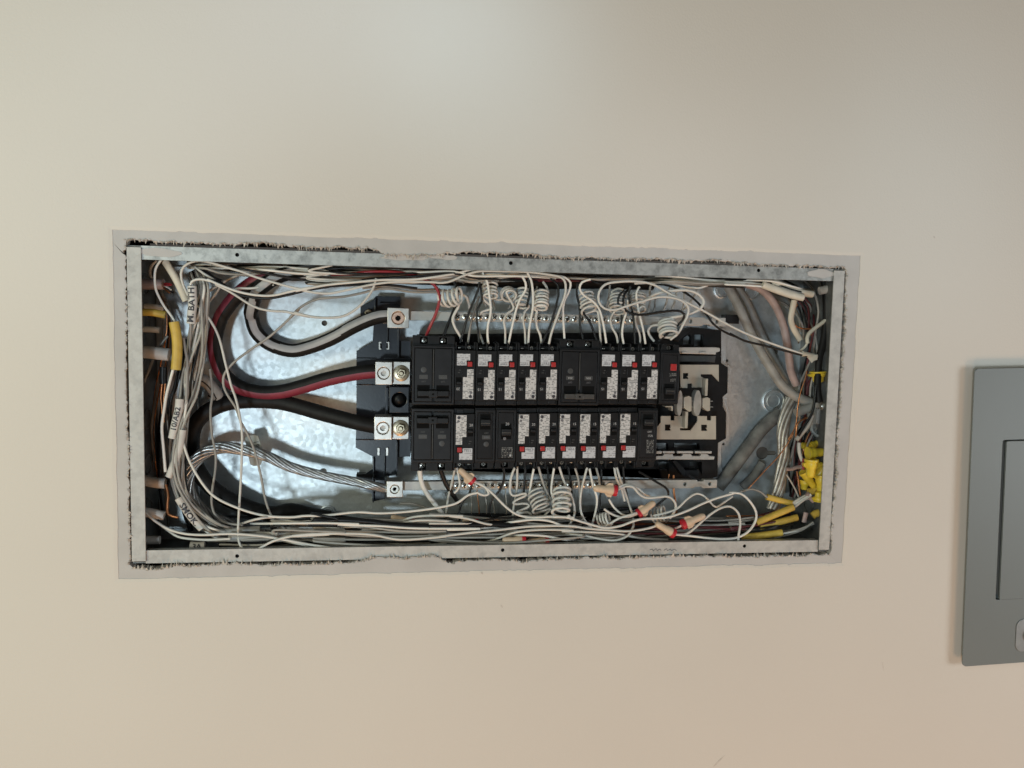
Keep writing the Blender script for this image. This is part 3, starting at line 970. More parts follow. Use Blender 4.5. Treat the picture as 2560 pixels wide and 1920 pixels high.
def afci(slot, up, num, label, group):
    o = brk('afci', slot, up, label, group)
    body = bx(o, 'body', 'black', -12.35, 12.35, 0, 48, -67.5, -6.5, 0.0005)
    bx(o, 'inner_step', 'black', -12.3, 12.3, 4, 48, -6.4, -0.6, 0.0005)
    bx(o, 'inner_tab', 'black2', -9, -1, 3, 5, -6.3, -1.5, 0.0003)
    bx(o, 'terminal_block', 'black', -12.3, 12.3, 9, 46, -72.5, -67.4, 0.0006)
    for s in (-11.3, -0.6, 11.3):
        bx(o, 'terminal_fin', 'black', s - .9, s + .9, 3.5, 44, -77, -67.3, 0.0004)
    term_screw(o, -4.6, 8.6, -70.2, 2.5, 'screw')
    bx(o, 'wire_clamp', 'screw', 5.2, 8.6, 7.2, 9, -70.6, -69.4, 0.0003)
    pr(o, 'spec_label', 'label', [(-10, -8.3), (2.6, -8.3), (2.6, -35), (-2.3, -35), (-2.3, -44.5), (-10, -44.5)], -0.25, 0.02)
    disc(o, 'round_emblem', 'ink', -6.7, -0.22, -11.4, 2.0, 0.12)
    disc(o, 'round_mark', 'inkgrey', -7.4, -0.22, -16.0, 1.6, 0.12)
    pr(o, 'number_plate', 'black2', [(3.6, -17.6), (12, -17.6), (12, -23.8), (3.6, -23.8)], -0.5, 0.05, bevel=.0003)
    lt(o, num, 4.4, 8.2, -0.62, -20.6, 'white_ink')
    pr(o, 'toggle_well', 'void', [(4, -25.5), (11, -25.5), (11, -34.5), (4, -34.5)], -0.12, 0.05)
    bx(o, 'toggle', 'black2', 4.8, 10.2, -3.2, 0.4, -29.6, -26.4, 0.0005)
    bx(o, 'face_rib', 'black2', 3.4, 3.9, -0.7, 0.2, -47, -36, 0.0002)
    btn = bx(o, 'button_frame', 'void', -8.9, -2.0, -0.2, 0.1, -54.4, -47.0, 0)
    bx(o, 'test_button', 'red_btn', -8.2, -2.6, -1.9, 0.3, -53.7, -47.8, 0.0005)
    pr(o, 'test_label', 'label2', [(-1.5, -49), (10.2, -49), (10.2, -63.1), (-5.6, -63.1), (-5.6, -55.2), (-1.5, -55.2)], -0.25, 0.02)
    lt(o, 'TEST', 4.3, 4.4, -0.4, -52.0, 'inkgrey')
    for x0, x1, z0 in ((6, 11, -40), (5.5, 9, -43)):
        bx(o, 'face_mark', 'dim_ink', x0, x0 + (x1 - x0) * .6, -0.12, 0.02, z0 - .6, z0, 0)
    return o


def double(slot, up, rate, off, label, group, length=80, word='', grey=False):
    o = brk('double', slot, up, label, group)
    Lz = -length
    bx(o, 'body', 'black', -25.1, 25.1, 2, 50, Lz + 10, -0.8, 0.0006)
    ol = [(-25, -1.6), (25, -1.6), (25, Lz + 12), (-25, Lz + 12)]
    inn = [(-22.6, -4.4), (22.6, -4.4), (22.6, Lz + 14), (-22.6, Lz + 14)]
    pr(o, 'face_frame', 'black2', ol, -0.4, 2.2, [inn], bevel=.0003)
    for s in (-1, 1):
        x0, x1 = (1.3, 21.6) if s > 0 else (-21.6, -1.3)
        pl = pr(o, 'pole_face', 'black2', [(x0, -5.2), (x1, -5.2), (x1, Lz + 15), (x0, Lz + 15)], -0.9, 2.2, bevel=.0004)
        c = (x0 + x1) / 2
        pr(pl, 'handle_well', 'void', [(c - 7.5, -9), (c + 7.5, -9), (c + 7.5, -25), (c - 7.5, -25)], -1.0, -0.6)
        bx(pl, 'handle', 'handle' if grey else 'black2', c - 7, c + 7, -5.5, -0.5, -18.5 if not grey else -15.5, -12 if not grey else -9.5, 0.0006)
        pr(pl, 'rating_plate', 'rating', [(c - 5, -32.4), (c + 5, -32.4), (c + 5, -37.6), (c - 5, -37.6)], -1.2, -0.8, bevel=.0002)
        lt(pl, rate, 3.6, c, -1.35, -35, 'white_ink' if grey else 'dim_ink')
        lt(pl, 'OFF', 3.0, c, -1.05, -29.6, 'inkgrey' if grey else 'dim_ink')
        if s > 0:
            disc(pl, 'round_emblem', 'rating', c, -0.85, -43.5, 3.4, 0.2, 22)
    bx(o, 'handle_tie', 'handle' if grey else 'black2', -5.2, 5.2, -6.6, -1, -19 if not grey else -16, -10.5 if not grey else -9, 0.0006)
    bx(o, 'tie_hole', 'void', -1.2, 1.2, -6.75, -6.5, -15.6 if not grey else -13.4, -13.4 if not grey else -11.4, 0)
    bx(o, 'centre_rib', 'handle', -0.5, 0.5, -1.8, 1, Lz + 16, -20, 0.0002)
    # terminal end with two openings
    ends = [[(c - 4.4, Lz + 9.2), (c + 4.4, Lz + 9.2), (c + 4.4, Lz + 1.6), (c - 4.4, Lz + 1.6)] for c in (-11.5, 11.5)]
    pr(o, 'terminal_end', 'black', [(-25, Lz + 11.6), (25, Lz + 11.6), (25, Lz), (-25, Lz)], 3.6, 46, ends, bevel=.0005)
    for c in (-11.5, 11.5):
        bx(o, 'terminal_well', 'void', c - 4.3, c + 4.3, 12, 44, Lz + 1.7, Lz + 9.1, 0)
        term_screw(o, c, 10.5, Lz + 5.6, 3.5)
    return o


def single(slot, up, label, group, kind):
    o = brk('single', slot, up, label, group)
    Lz = -76
    bx(o, 'body', 'black', -12.3, 12.3, 1.5, 48, Lz + 8, -0.8, 0.0006)
    pr(o, 'face_frame', 'black2', [(-12.1, -3), (12.1, -3), (12.1, Lz + 10), (-12.1, Lz + 10)], -0.4, 1.8, [[(-9.6, -6), (9.6, -6), (9.6, Lz + 12.5), (-9.6, Lz + 12.5)]], bevel=.0003)
    pl = bx(o, 'face', 'black2' if kind != 'plain' else 'black', -9, 9, -0.2, 2, Lz + 13, -6.6, 0.0004)
    hz = -14 if kind != 'thin' else -26
    pr(pl, 'handle_well', 'void', [(-6.4, hz + 6), (6.4, hz + 6), (6.4, hz - 13), (-6.4, hz - 13)], -0.3, 0)
    bx(pl, 'handle', 'black2', -5.8, 5.8, -5, 0.2, hz - 8, hz, 0.0007)
    bx(pl, 'handle_ridge', 'handle', -5.4, 5.4, -5.8, -4.8, hz - 5, hz - 3.8, 0.0003)
    ends = [[(-5, Lz + 7), (4, Lz + 7), (4, Lz + 1), (-5, Lz + 1)]]
    pr(o, 'terminal_end', 'black', [(-12.2, Lz + 8.2), (12.2, Lz + 8.2), (10, Lz), (-12.2, Lz)], 3.6, 46, ends, bevel=.0005)
    bx(o, 'terminal_well', 'void', -4.9, 3.9, 12, 44, Lz + 1.1, Lz + 6.9, 0)
    term_screw(o, -0.5, 10.5, Lz + 4.4, 2.9)
    if kind == 'plain':
        lt(pl, 'OFF', 3.2, 1.5, -0.35, -31.5, 'dim_ink')
        pr(pl, 'rating_plate', 'rating', [(-3.6, -34), (6.4, -34), (6.4, -39), (-3.6, -39)], -0.5, -0.1, bevel=.0002)
        lt(pl, '20A', 3.7, 1.4, -0.65, -36.5, 'inkgrey')
        disc(pl, 'round_emblem', 'rating', 1.6, -0.15, -45, 3.2, 0.25, 22)
    elif kind == 'thin':
        lt(pl, '20', 4.8, 1.5, -0.35, -20.5, 'white_ink')
        disc(pl, 'round_mark', 'inkgrey', -1.5, -0.15, -38.5, 1.9, 0.2, 18)
        pr(pl, 'moulded_print', 'micro', [(-5, -49), (8.6, -49), (8.6, -62), (-5, -62)], -0.35, -0.1)
        disc(pl, 'round_mark', 'white_ink', 5.8, -0.3, -59.5, 1.3, 0.2, 18)
    elif kind == 'fifteen':
        lt(pl, 'OFF', 3.2, 2.5, -0.35, -30.5, 'white_ink')
        lt(pl, '15A', 4.2, 3.4, -0.35, -35.5, 'white_ink')
        pr(pl, 'moulded_print', 'micro', [(-1, -40), (8.6, -40), (8.6, -58), (-1, -58)], -0.35, -0.1)
    elif kind == 'red':
        bx(pl, 'test_button', 'red_btn', -8.2, -0.6, -1.6, 0.3, -52, -43.5, 0.0005)
        pr(pl, 'moulded_print', 'micro', [(-8.5, -36), (0.4, -36), (0.4, -41), (-8.5, -41)], -0.35, -0.1)
        pr(pl, 'moulded_print', 'micro', [(-8.2, -30), (-1, -30), (-1, -33.6), (-8.2, -33.6)], -0.35, -0.1)
    return o


double(0, 1, '30A', True, 'wide two-pole breaker at the lug end of the upper row, red wire above', None, 84)
gU = 'test-button breakers in the upper row'
nums = ['20', '15', '15', '15', '15']
for i in range(5):
    afci(2 + i, 1, nums[i], 'black breaker with red test button, %s in the upper run of five' % ORD[i], gU)
double(7, 1, '30A', True, 'black two-pole breaker switched off with grey handle, amid the upper row', None, 82, grey=True)
for i in range(3):
    afci(9 + i, 1, '15', 'black breaker with red test button, %s in the upper run of three' % ORD[i], gU)
single(12, 1, 'plain-faced breaker with large red button ending the upper row', None, 'red')
double(0, 0, '30A', True, 'wide two-pole breaker at the lug end of the lower row, thick white wire below', None, 78)
gL = 'test-button breakers in the lower row'
afci(2, 0, '20', 'black breaker with red test button standing alone beside the lower two-pole breaker', gL)
single(3, 0, 'dull black single-pole breaker marked 20A in the lower row', None, 'plain')
single(4, 0, 'black single-pole breaker with white figure 20 and moulded print', None, 'thin')
nums = ['20', '20', '15', '15', '15', '15']
for i in range(6):
    afci(5 + i, 0, nums[i], 'black breaker with red test button, %s in the lower run of six' % ORD[i], gL)
single(11, 0, 'black single-pole breaker marked 15A ending the lower row', None, 'fifteen')


# ------------------------------------------------------------------ heavy service cables
def big(segs, d, r, mats, stripe, label, name='service_cable', seg=24, cat='cable'):
    P = catmull(path(segs, d), 0.005)
    o = MB().tube(P, r * .001, seg, front=True, stripe=stripe).build(name, mats, smooth=50)
    return tag(o, label, cat, 'service cables')


def strands(o, c, x0, y0, x1, y1, d, r, nstr, m='alud'):
    """bare strand ends showing at a lug"""
    a, b = pt(c, x0, y0, d), pt(c, x1, y1, d)
    ax = (b - a).normalized()
    u = ax.cross(Vector((0, 1, 0))).normalized()
    v = ax.cross(u)
    for i in range(nstr):
        t = 2 * pi * i / nstr
        off = u * (r * .001 * cos(t)) + v * (r * .001 * sin(t))
        MB().tube([a + off, (a + b) / 2 + off, b + off], .0016, 6).build('strand', m, o)


c1 = big(['E', [(1500, 210, 70), (700, 200, 70)], 'C', [(1300, 215, 66), (600, 225, 60)], 'O', [(1950, 205, 48), (1620, 235, 34), (1250, 340, 26), (1040, 480, 26), (900, 650, 52), (830, 900, 66)], 'A', [(1330, 900, 74), (1370, 1040, 80), (1470, 1140, 82)], 'C', [(0, 1095, 82), (150, 1120, 80), (330, 1080, 77), (560, 990, 70), (800, 860, 60), (980, 780, 51), (1100, 745, 46), (1190, 740, 46)]], 46, 8.6, ['cable', 'stripe_grey'], (0.50, 0.52, 1, -0.42), 'black service cable with grey stripe curving to the upper neutral lug', seg=48)
c2 = big(['G', [(1100, 300, 88), (500, 285, 88)], 'E', [(1600, 285, 88), (900, 262, 86)], 'C', [(1300, 315, 78), (600, 290, 70)], 'O', [(1850, 245, 60), (1450, 240, 50), (1150, 290, 44), (900, 420, 52), (600, 650, 62), (380, 930, 68)], 'A', [(1040, 950, 70), (1000, 1110, 72), (1010, 1260, 74), (1080, 1430, 76), (1220, 1540, 77), (1400, 1590, 76)], 'C', [(0, 1570, 74), (250, 1510, 70), (500, 1435, 65), (750, 1380, 60), (950, 1350, 56), (1060, 1345, 56), (1110, 1350, 56)]], 46, 9.0, ['cable', 'stripe_red'], (1.0, 0.95, 1), 'black service cable with red stripe looping to the upper main lug')
c3 = big(['D', [(900, 385, 56), (820, 372, 56), (690, 345, 58), (400, 270, 68), (100, 185, 76)], 'B', [(1500, 85, 79), (1250, 75, 80), (1050, 100, 80), (900, 165, 78), (800, 260, 76), (760, 380, 74), (770, 560, 74), (850, 740, 62), (1000, 880, 66), (1200, 980, 72), (1450, 1050, 78)], 'V', [(1250, 530, 84), (1500, 590, 88), (1800, 640, 90)]], 60, 9.6, ['cable', 'cable'], None, 'plain black service cable looping from the lower main lug to the box floor')
c4 = big(['A', [(830, 1470, 70), (900, 1480, 70), (970, 1540, 74)], 'B', [(990, 60, 80), (930, 40, 86)]], 70, 7.2, ['greycable', 'cable'], (0.2, 0.16, 1), 'short grey ribbed cable bend behind the left wire bundle')
strands(c1, 'C', 1120, 770, 1180, 765, 46, 4.6, 8)
strands(c2, 'C', 1000, 1365, 1060, 1360, 56, 5.0, 8)
strands(c3, 'D', 800, 370, 860, 385, 56, 5.6, 9)

# bare stranded conductor: seven helical strands
def stranded(segs, d, R, rs, count, lay, m, label, name='bare_conductor', Rend=None, phase=0.0):
    P = catmull(path(segs, d), 0.004)
    root = empty(name, P[len(P) // 2], label, 'conductor')
    prev = None
    fr = []
    s = 0.0
    for i, p in enumerate(P):
        t = (P[min(i + 1, len(P) - 1)] - P[max(i - 1, 0)]).normalized()
        if prev is None: prev = t.orthogonal().normalized()
        n1 = (prev - t * prev.dot(t)).normalized(); prev = n1
        if i: s += (p - P[i - 1]).length
        fr.append((p, n1, t.cross(n1), s))
    for k in range(count):
        a0 = 2 * pi * k / count + phase
        q = [p + (n1 * cos(a0 + s * lay) + n2 * sin(a0 + s * lay)) * (R + ((Rend or R) - R) * (s / fr[-1][3]) ** 2) * .001 for p, n1, n2, s in fr]
        MB().tube(q, rs * .001, 7).build('strand', m, root, smooth=60)
    return root


stranded(['X', [(330, 1550, 46), (200, 1520, 44)], 'D', [(700, 885, 48), (400, 828, 54), (100, 750, 58)], 'B', [(1400, 553, 60), (1200, 500, 60), (1020, 480, 58), (880, 520, 56), (770, 620, 52), (720, 740, 50), (730, 860, 50), (800, 990, 54), (930, 1100, 58), (1100, 1170, 66)]], 40, 3.7, 2.15, 9, 46, 'alu', 'bare twisted aluminium conductor looping into the small lower lug', Rend=8.5)
# tag hanging behind the bare conductor
tp = [xz('B', x, y, 71) for x, y in ((1215, 395), (1240, 380), (1300, 370), (1330, 378), (1345, 420), (1372, 505), (1380, 560), (1352, 632), (1290, 640), (1262, 625), (1235, 500))]
tg = tag(MB().prism(tp, .071, .0725).build('cable_tag', 'tag', bevel=.0004), 'grey plastic tag marked 190 hanging behind the bare conductor', 'tag')
q = pt('B', 1318, 462, 70.7)
lettering('190', .0085, q.x, .0707, q.z, M['ink'], tg, rot=-1.42, local=False)

# ------------------------------------------------------------------ sheathed cable pieces, handwriting
SPATH = {}


def sheath(m, segs, d, r, label, squash=0.75, name='cable_sheath', group=None, seg=14):
    P = catmull(path(segs, d), .003)
    o = MB().tube(P, r * .001, seg, front=True, squash=squash).build(name, m, smooth=50)
    SPATH[o.name] = P
    return tag(o, label, 'cable sheath', group)


def hand(o, s, size, c, x0, y0, x1, y1, d, r, m='ink', squash=.75, shift=0.0):
    """handwriting laid on a sheath from (x0,y0) towards (x1,y1)"""
    a, b = pt(c, x0, y0, d), pt(c, x1, y1, d)
    P = SPATH[o.name]
    if (P[-1] - P[0]).dot(b - a) < 0:
        P = list(reversed(P))
    S = [0.0]
    for i in range(1, len(P)):
        S.append(S[-1] + (P[i] - P[i - 1]).length)
    vs, fs = text_mesh(s, size * .001, 0.022, True)
    R = r * .001
    mb = MB()
    out = []
    for vx, vy, _ in vs:
        t = min(max(S[-1] / 2 + vx, 0.0), S[-1] - 1e-6)
        k = max(q for q in range(len(S) - 1) if S[q] <= t)
        ax = (P[min(k + 2, len(P) - 1)] - P[max(k - 1, 0)]).normalized()
        p = P[k].lerp(P[k + 1], (t - S[k]) / (S[k + 1] - S[k]))
        up = ax.cross(Vector((0, 1, 0))).normalized()
        th = max(-1.3, min(1.3, vy / R + shift))
        out.append(p + up * (R * sin(th)) + Vector((0, -1, 0)) * (R * squash * cos(th) + .0004))
    mb.add(out, fs)
    return mb.build('handwriting', m, o)


s = sheath('sheath', ['N', [(1410, 760), (1415, 950), (1425, 1200), (1400, 1450)], 'A', [(785, 970)]], 16, 5.0, 'white cable sheath handwritten M. BATH among the left wires')
hand(s, 'M. BATH', 10.5, 'A', 782, 968, 802, 660, 16, 5.0)
s2 = sheath('sheath', ['B', [(655, 60), (645, 150), (620, 260), (590, 400)]], 20, 4.7, 'white cable sheath with worn handwriting beside the left bundle')
hand(s2, '10/AB2', 9.5, 'B', 590, 400, 655, 70, 20, 4.7)
s3 = sheath('sheath', ['B', [(645, 915), (700, 1000), (770, 1095), (850, 1180)]], 22, 4.9, 'white cable sheath handwritten SMOK. near the lower corner')
hand(s3, 'SMOK.', 10.5, 'B', 672, 955, 850, 1182, 22, 4.9)
s4 = sheath('sheath', ['P', [(1000, 690), (1130, 700), (1270, 690)]], 30, 5.0, 'inked sheath end lying low in the corner bundle')
hand(s4, '3A', 9.0, 'P', 1010, 700, 1260, 700, 30, 5.0)
sheath('sheath', ['B', [(680, 325), (665, 420), (630, 560), (590, 660), (560, 735)]], 19, 4.2, 'plain white sheath slanting below the worn handwriting')
sheath('cream', ['N', [(720, 120), (820, 280), (1000, 570), (1130, 830), (1260, 1130)]], 24, 4.2, 'cream sheath slanting down from the top flange')
sheath('yellow', ['A', [(630, 955), (655, 1090), (660, 1230), (648, 1385)]], 13, 5.6, 'bent yellow sheath hanging at the left end', squash=.8)
sheath('yellow', ['A', [(345, 868), (450, 872), (555, 893)]], 30, 4.3, 'dull yellow sheath poking through the left end wall')
sheath('yellow', ['J', [(638, 945), (760, 978), (890, 1010)]], 30, 4.0, 'yellow sheath, uppermost of four by the right end')
sheath('yellow', ['J', [(545, 1178), (700, 1112), (880, 1038)]], 24, 4.4, 'slanting yellow sheath ending in splayed white wires')
sheath('yellow', ['J', [(575, 1212), (740, 1175), (915, 1130)]], 28, 4.4, 'yellow sheath with dark spots below the slanting one')
sheath('yellow', ['J', [(418, 1312), (600, 1292), (775, 1268)]], 22, 4.6, 'olive yellow sheath lying on the lower flange edge')
for c, x, y in (('J', 735, 1165), ('J', 780, 1158), ('J', 850, 1145)):
    pass
sheath('pink', ['N', [(60, 700), (350, 712), (700, 712)]], 40, 6.2, 'pinkish cable stub entering the left end wall', squash=1)
sheath('sheath', ['Q', [(60, 390), (400, 420), (830, 470)]], 34, 7.4, 'fat white cable stub behind the bent yellow sheath', squash=.8)
sheath('cream', ['A', [(330, 1020), (420, 1022), (500, 1030)]], 46, 3.6, 'short cream stub under the dull yellow sheath')
sheath('cream', ['N', [(150, 1270), (400, 1275), (690, 1330)]], 52, 3.6, 'thin cream stub above the dull yellow sheath')
sheath('sheath', ['B', [(340, 760), (440, 782), (530, 790)]], 40, 6.4, 'white stub with cut strap left of the plain sheath')
sheath('sheath', ['B', [(340, 1035), (430, 1050), (520, 1070)]], 30, 5.6, 'white stub above the two long white wires')
sheath('sheath', ['P', [(120, 590), (300, 592), (440, 590)]], 34, 5.2, 'lowest white stub in the left corner', squash=.9)
sheath('wg', ['V', [(400, 905), (700, 905), (1000, 890), (1250, 870)]], 20, 5.0, 'greyed flat sheath in the lower bundle')
sheath('wg', ['V', [(150, 830), (500, 810), (830, 790)]], 30, 4.2, 'narrow greyed sheath above the flat one')
# right end cables
sheath('greycable', ['I', [(330, 400, 80), (440, 600, 76), (540, 820, 72), (640, 1020, 66), (760, 1220, 60), (900, 1430, 54), (1060, 1550, 50), (1210, 1610, 48)]], 60, 6.3, 'thick pale grey cable sweeping down past the empty bus end', squash=1)
sheath('greycable', ['I', [(400, 370, 92), (520, 540, 92), (640, 800, 90), (760, 1050, 88), (880, 1280, 84), (960, 1400, 80)]], 60, 5.0, 'slim grey cable behind the thick pale one', squash=1)
sheath('pink', ['I', [(520, 370, 50), (680, 430, 50), (800, 560, 50), (880, 720, 50), (930, 900, 50), (960, 1100, 50), (985, 1280, 52), (1040, 1420, 54)]], 60, 5.2, 'dusty mauve cable curving down the right end', squash=1)
sheath('dusty', ['J', [(200, 860), (330, 690), (470, 500), (600, 330), (760, 190)]], 88, 9.0, 'dust-covered grey cable lying diagonally on the back sheet', squash=1)
sheath('dusty', ['J', [(420, 860), (520, 760), (600, 640)]], 94, 6.0, 'short dusty cable beside the keyhole', squash=1)
sheath('greycable', ['J', [(900, 190), (1000, 150), (1090, 110)]], 44, 6.0, 'grey cable end held in the clamp', squash=1)
sheath('cream', ['I', [(690, 380, 14), (850, 440, 14), (1000, 490, 16), (1110, 515, 18)]], 20, 4.6, 'cream flat sheath slanting under the upper right flange')
sheath('cream', ['I', [(790, 345, 18), (900, 390, 20), (1050, 450, 24), (1210, 480, 28)]], 20, 4.4, 'cream sheath above the slanting flat one')
sheath('sheath', ['S', [(930, 690), (800, 715), (680, 740)]], 40, 5.4, 'white stub entering the right end wall by the upper corner')
sheath('cream', ['I', [(1020, 540, 34), (1000, 640, 36), (985, 740, 38), (1010, 830, 40), (1080, 950, 44)]], 40, 4.0, 'cream sheath dangling with a twisted end')
sheath('cream', ['I', [(1100, 1095, 26), (1180, 1115, 28), (1250, 1130, 30)]], 28, 3.6, 'cream sheath end where the long white wire stops')
tag(MB().prism([xz('T', x, y, 26) for x, y in ((475, 445), (560, 405), (612, 395), (612, 470), (560, 485), (530, 518))], .026, .0268).build('torn_sheath', 'cream'), 'torn flap of cream sheath beside the black cable', 'sheath flap')
wire('cable', ['S', [(760, 560), (790, 800), (800, 1100), (780, 1400), (740, 1659)], 'T', [(640, 450), (620, 700), (615, 900), (640, 1100)]], (48, 40, 32, 26), 4.6, 'black cable running down beside the right flange', name='cable', cat='cable', seg=12)
wire('wb', ['T', [(595, 850), (580, 1000), (560, 1150), (520, 1290), (420, 1450), (330, 1600)]], 24, 2.0, 'thin black lead bending away below the black cable')
wire('wg', ['T', [(540, 1290), (480, 1440), (380, 1560), (300, 1659)]], 27, 3.2, 'grey lead bending beside the thin black one')
wire('cream', ['S', [(890, 1150), (760, 1270), (600, 1390), (500, 1480), (470, 1560), (480, 1650)]], (40, 34), 2.6, 'cream lead with peeled end from the right wall')
wire('cream', ['T', [(470, 180), (450, 250), (410, 300), (340, 350)]], 36, 2.0, 'cream scrap hanging below the peeled lead')
wire('copper', ['T', [(455, 640), (430, 760), (370, 930), (325, 1150), (300, 1400), (270, 1500), (180, 1650)], 'J', [(880, 370), (760, 560), (620, 710), (500, 840), (470, 870)]], (34, 30, 20), 1.0, 'thin bare copper wire crossing the right end diagonally')
wire('copper', ['I', [(1050, 580), (1010, 700), (1020, 790), (1080, 830), (1200, 838)]], 38, 1.1, 'short bare copper wire bent beside the dangling sheath')
wire('copper', ['J', [(1000, 230), (920, 280), (900, 420)]], 46, 1.6, 'dark copper wire behind the clamp')
wire('copper', ['U', [(300, 560), (320, 700), (330, 800), (350, 900)]], 44, 1.8, 'dull copper wire dropping behind the yellow caps')
wire('pink', ['U', [(145, 530), (220, 530), (300, 505), (380, 500)]], 36, 2.6, 'reddish brown wire strip left of the yellow caps')
wire('wr', ['U', [(395, 380), (385, 460), (395, 540)]], 30, 1.8, 'short red wire beside the yellow caps')
wire('wg', ['U', [(150, 610), (220, 720), (280, 830), (325, 935)]], 34, 1.3, 'thin grey wire slanting down to the splayed wires')
wire('ww', ['U', [(330, 150), (330, 250), (345, 330), (375, 410)]], 40, 2.6, 'white wire falling beside the dim yellow caps')
# clamp on the right wall
q = pt('J', 1130, 120, 40)
cl = empty('cable_clamp', q, 'zinc cable clamp with round-headed screw on the right end wall', 'clamp')
MB().lathe(q + Vector((0, -.004, 0)), (0, -1, 0), [(.0062, 0), (.006, .002), (.0046, .0046), (.0016, .006)], 18).build('screw_head', 'screw', cl)
a, b = xz('J', 1085, 150, 42), xz('J', 1150, 290, 42)
MB().box(a[0], b[0], .040, .050, b[1], a[1]).build('jaw', 'galv', cl, bevel=.001)
a, b = xz('J', 1045, 150, 38), xz('J', 1078, 290, 38)
MB().box(a[0], b[0], .036, .050, b[1], a[1]).build('jaw', 'galv', cl, bevel=.001)
q2 = pt('J', 1100, 330, 46)
MB().lathe(q2, (0, -1, .3), [(.012, 0), (.012, .003), (.0095, .004), (.009, .001)], 22).build('locknut', 'galv', cl)
# flat bundle of dull strands
root = stranded(['J', [(860, 60), (810, 200), (780, 380), (790, 560), (770, 720), (740, 900), (690, 1060)]], (60, 40), 5.2, 3.0, 6, 30, 'alud', 'loosely twisted dull aluminium strands hanging at the right end')

# ------------------------------------------------------------------ wires of the left end
wire('ww', ['N', [(650, 80), (560, 190), (490, 330), (470, 520), (490, 800), (540, 950), (700, 1250), (900, 1520), (980, 1650)]], (14, 22), 1.7, 'white wire bowing past the pinkish stub')
wire('wg', ['N', [(520, 110), (400, 230), (350, 380), (380, 520), (430, 560)]], 40, 1.9, 'grey wire curling behind the bowing white wire')
wire('ww', ['N', [(1310, 990), (1180, 700), (1130, 450), (1200, 270), (1400, 150), (1600, 120), (1800, 150)], 'O', [(200, 115), (450, 190), (700, 262), (900, 340), (1200, 430), (1500, 510), (1750, 555)], 'C', [(200, 450), (370, 485), (540, 495), (700, 465), (1000, 400), (1230, 372), (1500, 370), (1700, 375)], 'E', [(420, 292), (520, 285), (680, 220), (830, 172), (1000, 165), (1350, 172), (1600, 200), (1760, 235), (1800, 280), (1805, 400), (1730, 620), (1650, 850), (1625, 960)]], (22, 12, 12, 14, 12, 12, 22), 1.75, 'long white wire crossing the whole top to the fifth test-button breaker')
wire('ww', ['N', [(1370, 730), (1400, 650), (1500, 595), (1700, 590), (1900, 640)], 'O', [(130, 385), (300, 460), (500, 540), (700, 600), (1000, 645), (1200, 640), (1500, 570), (1800, 510)], 'C', [(170, 470), (500, 405), (800, 375), (1080, 350), (1500, 340), (1900, 280), (2080, 240)], 'E', [(780, 155), (900, 135)]], (14, 12, 12, 12, 16), 1.75, 'white wire leaving the M. BATH sheath and rising to the top flange')
wire('wb', ['O', [(60, 365), (350, 440), (500, 560), (620, 620), (800, 665), (1100, 690), (1400, 640), (1750, 555), (2100, 500)], 'C', [(250, 465), (500, 425), (800, 402), (1000, 398), (1200, 405), (1500, 440)]], (20, 15, 15, 20), 1.8, 'black wire accompanying the white one from the M. BATH sheath')
wire('ww', ['O', [(250, 460), (500, 590), (800, 780), (950, 850), (1150, 890), (1400, 905), (1550, 940), (1800, 990)], 'C', [(150, 700), (350, 750), (550, 760), (700, 740), (850, 650), (960, 530), (1020, 430), (1050, 330)]], (14, 20, 18, 14), 1.7, 'white wire sagging across the bright back sheet to the upper bracket')
wire('wg', ['C', [(1750, 480), (1450, 480), (1200, 445), (1050, 450), (900, 490), (700, 530), (400, 560), (220, 650), (100, 770)], 'A', [(1760, 840), (1500, 1080), (1300, 1220), (1150, 1340), (1080, 1440), (1080, 1540), (1130, 1640)], 'B', [(1130, 120), (1180, 250), (1280, 450), (1350, 700), (1400, 950), (1460, 1090), (1560, 1180), (1680, 1250)], 'V', [(1500, 940), (1800, 1000), (2000, 1020)]], (44, 34, 36, 36, 30, 16), 1.75, 'long wire falling from the top bundle, looping left and down the bright sheet')
wire('ww', ['A', [(840, 800), (950, 930), (1030, 1080), (1100, 1350), (1150, 1540)], 'B', [(1140, 60), (1190, 330), (1190, 550), (1180, 800), (1165, 1050), (1160, 1250), (1180, 1330), (1230, 1375)]], (26, 36, 28, 8), 1.75, 'white wire dropping straight across the bright sheet to the lower flange')
wire('ww', ['V', [(760, 1090), (850, 1040), (1000, 960), (1200, 900), (1450, 870), (1800, 860)], 'D', [(100, 1372), (250, 1355), (700, 1350), (850, 1362), (1050, 1400), (1200, 1400), (1500, 1372)], 'F', [(400, 1420), (700, 1380), (1000, 1350), (1300, 1315), (1500, 1305), (1800, 1310)], 'H', [(350, 1330), (600, 1350), (800, 1360), (1000, 1330), (1080, 1305)]], (7, 7, 8, 8), 1.8, 'white wire rising from the lower flange and running along the bundle front')
wire('ww', ['B', [(680, 430), (740, 600), (850, 790), (950, 900), (1150, 1000), (1400, 1070), (1650, 1080)], 'D', [(200, 1190), (400, 1185), (700, 1155), (900, 1165), (1200, 1145), (1500, 1100), (1600, 1070), (1700, 1000), (1790, 978)], 'F', [(800, 960), (870, 988), (918, 975), (890, 910), (800, 862), (755, 838)]], (20, 14, 14, 12, 18), 1.8, 'white wire from the left bundle bending back into the single wire nut')
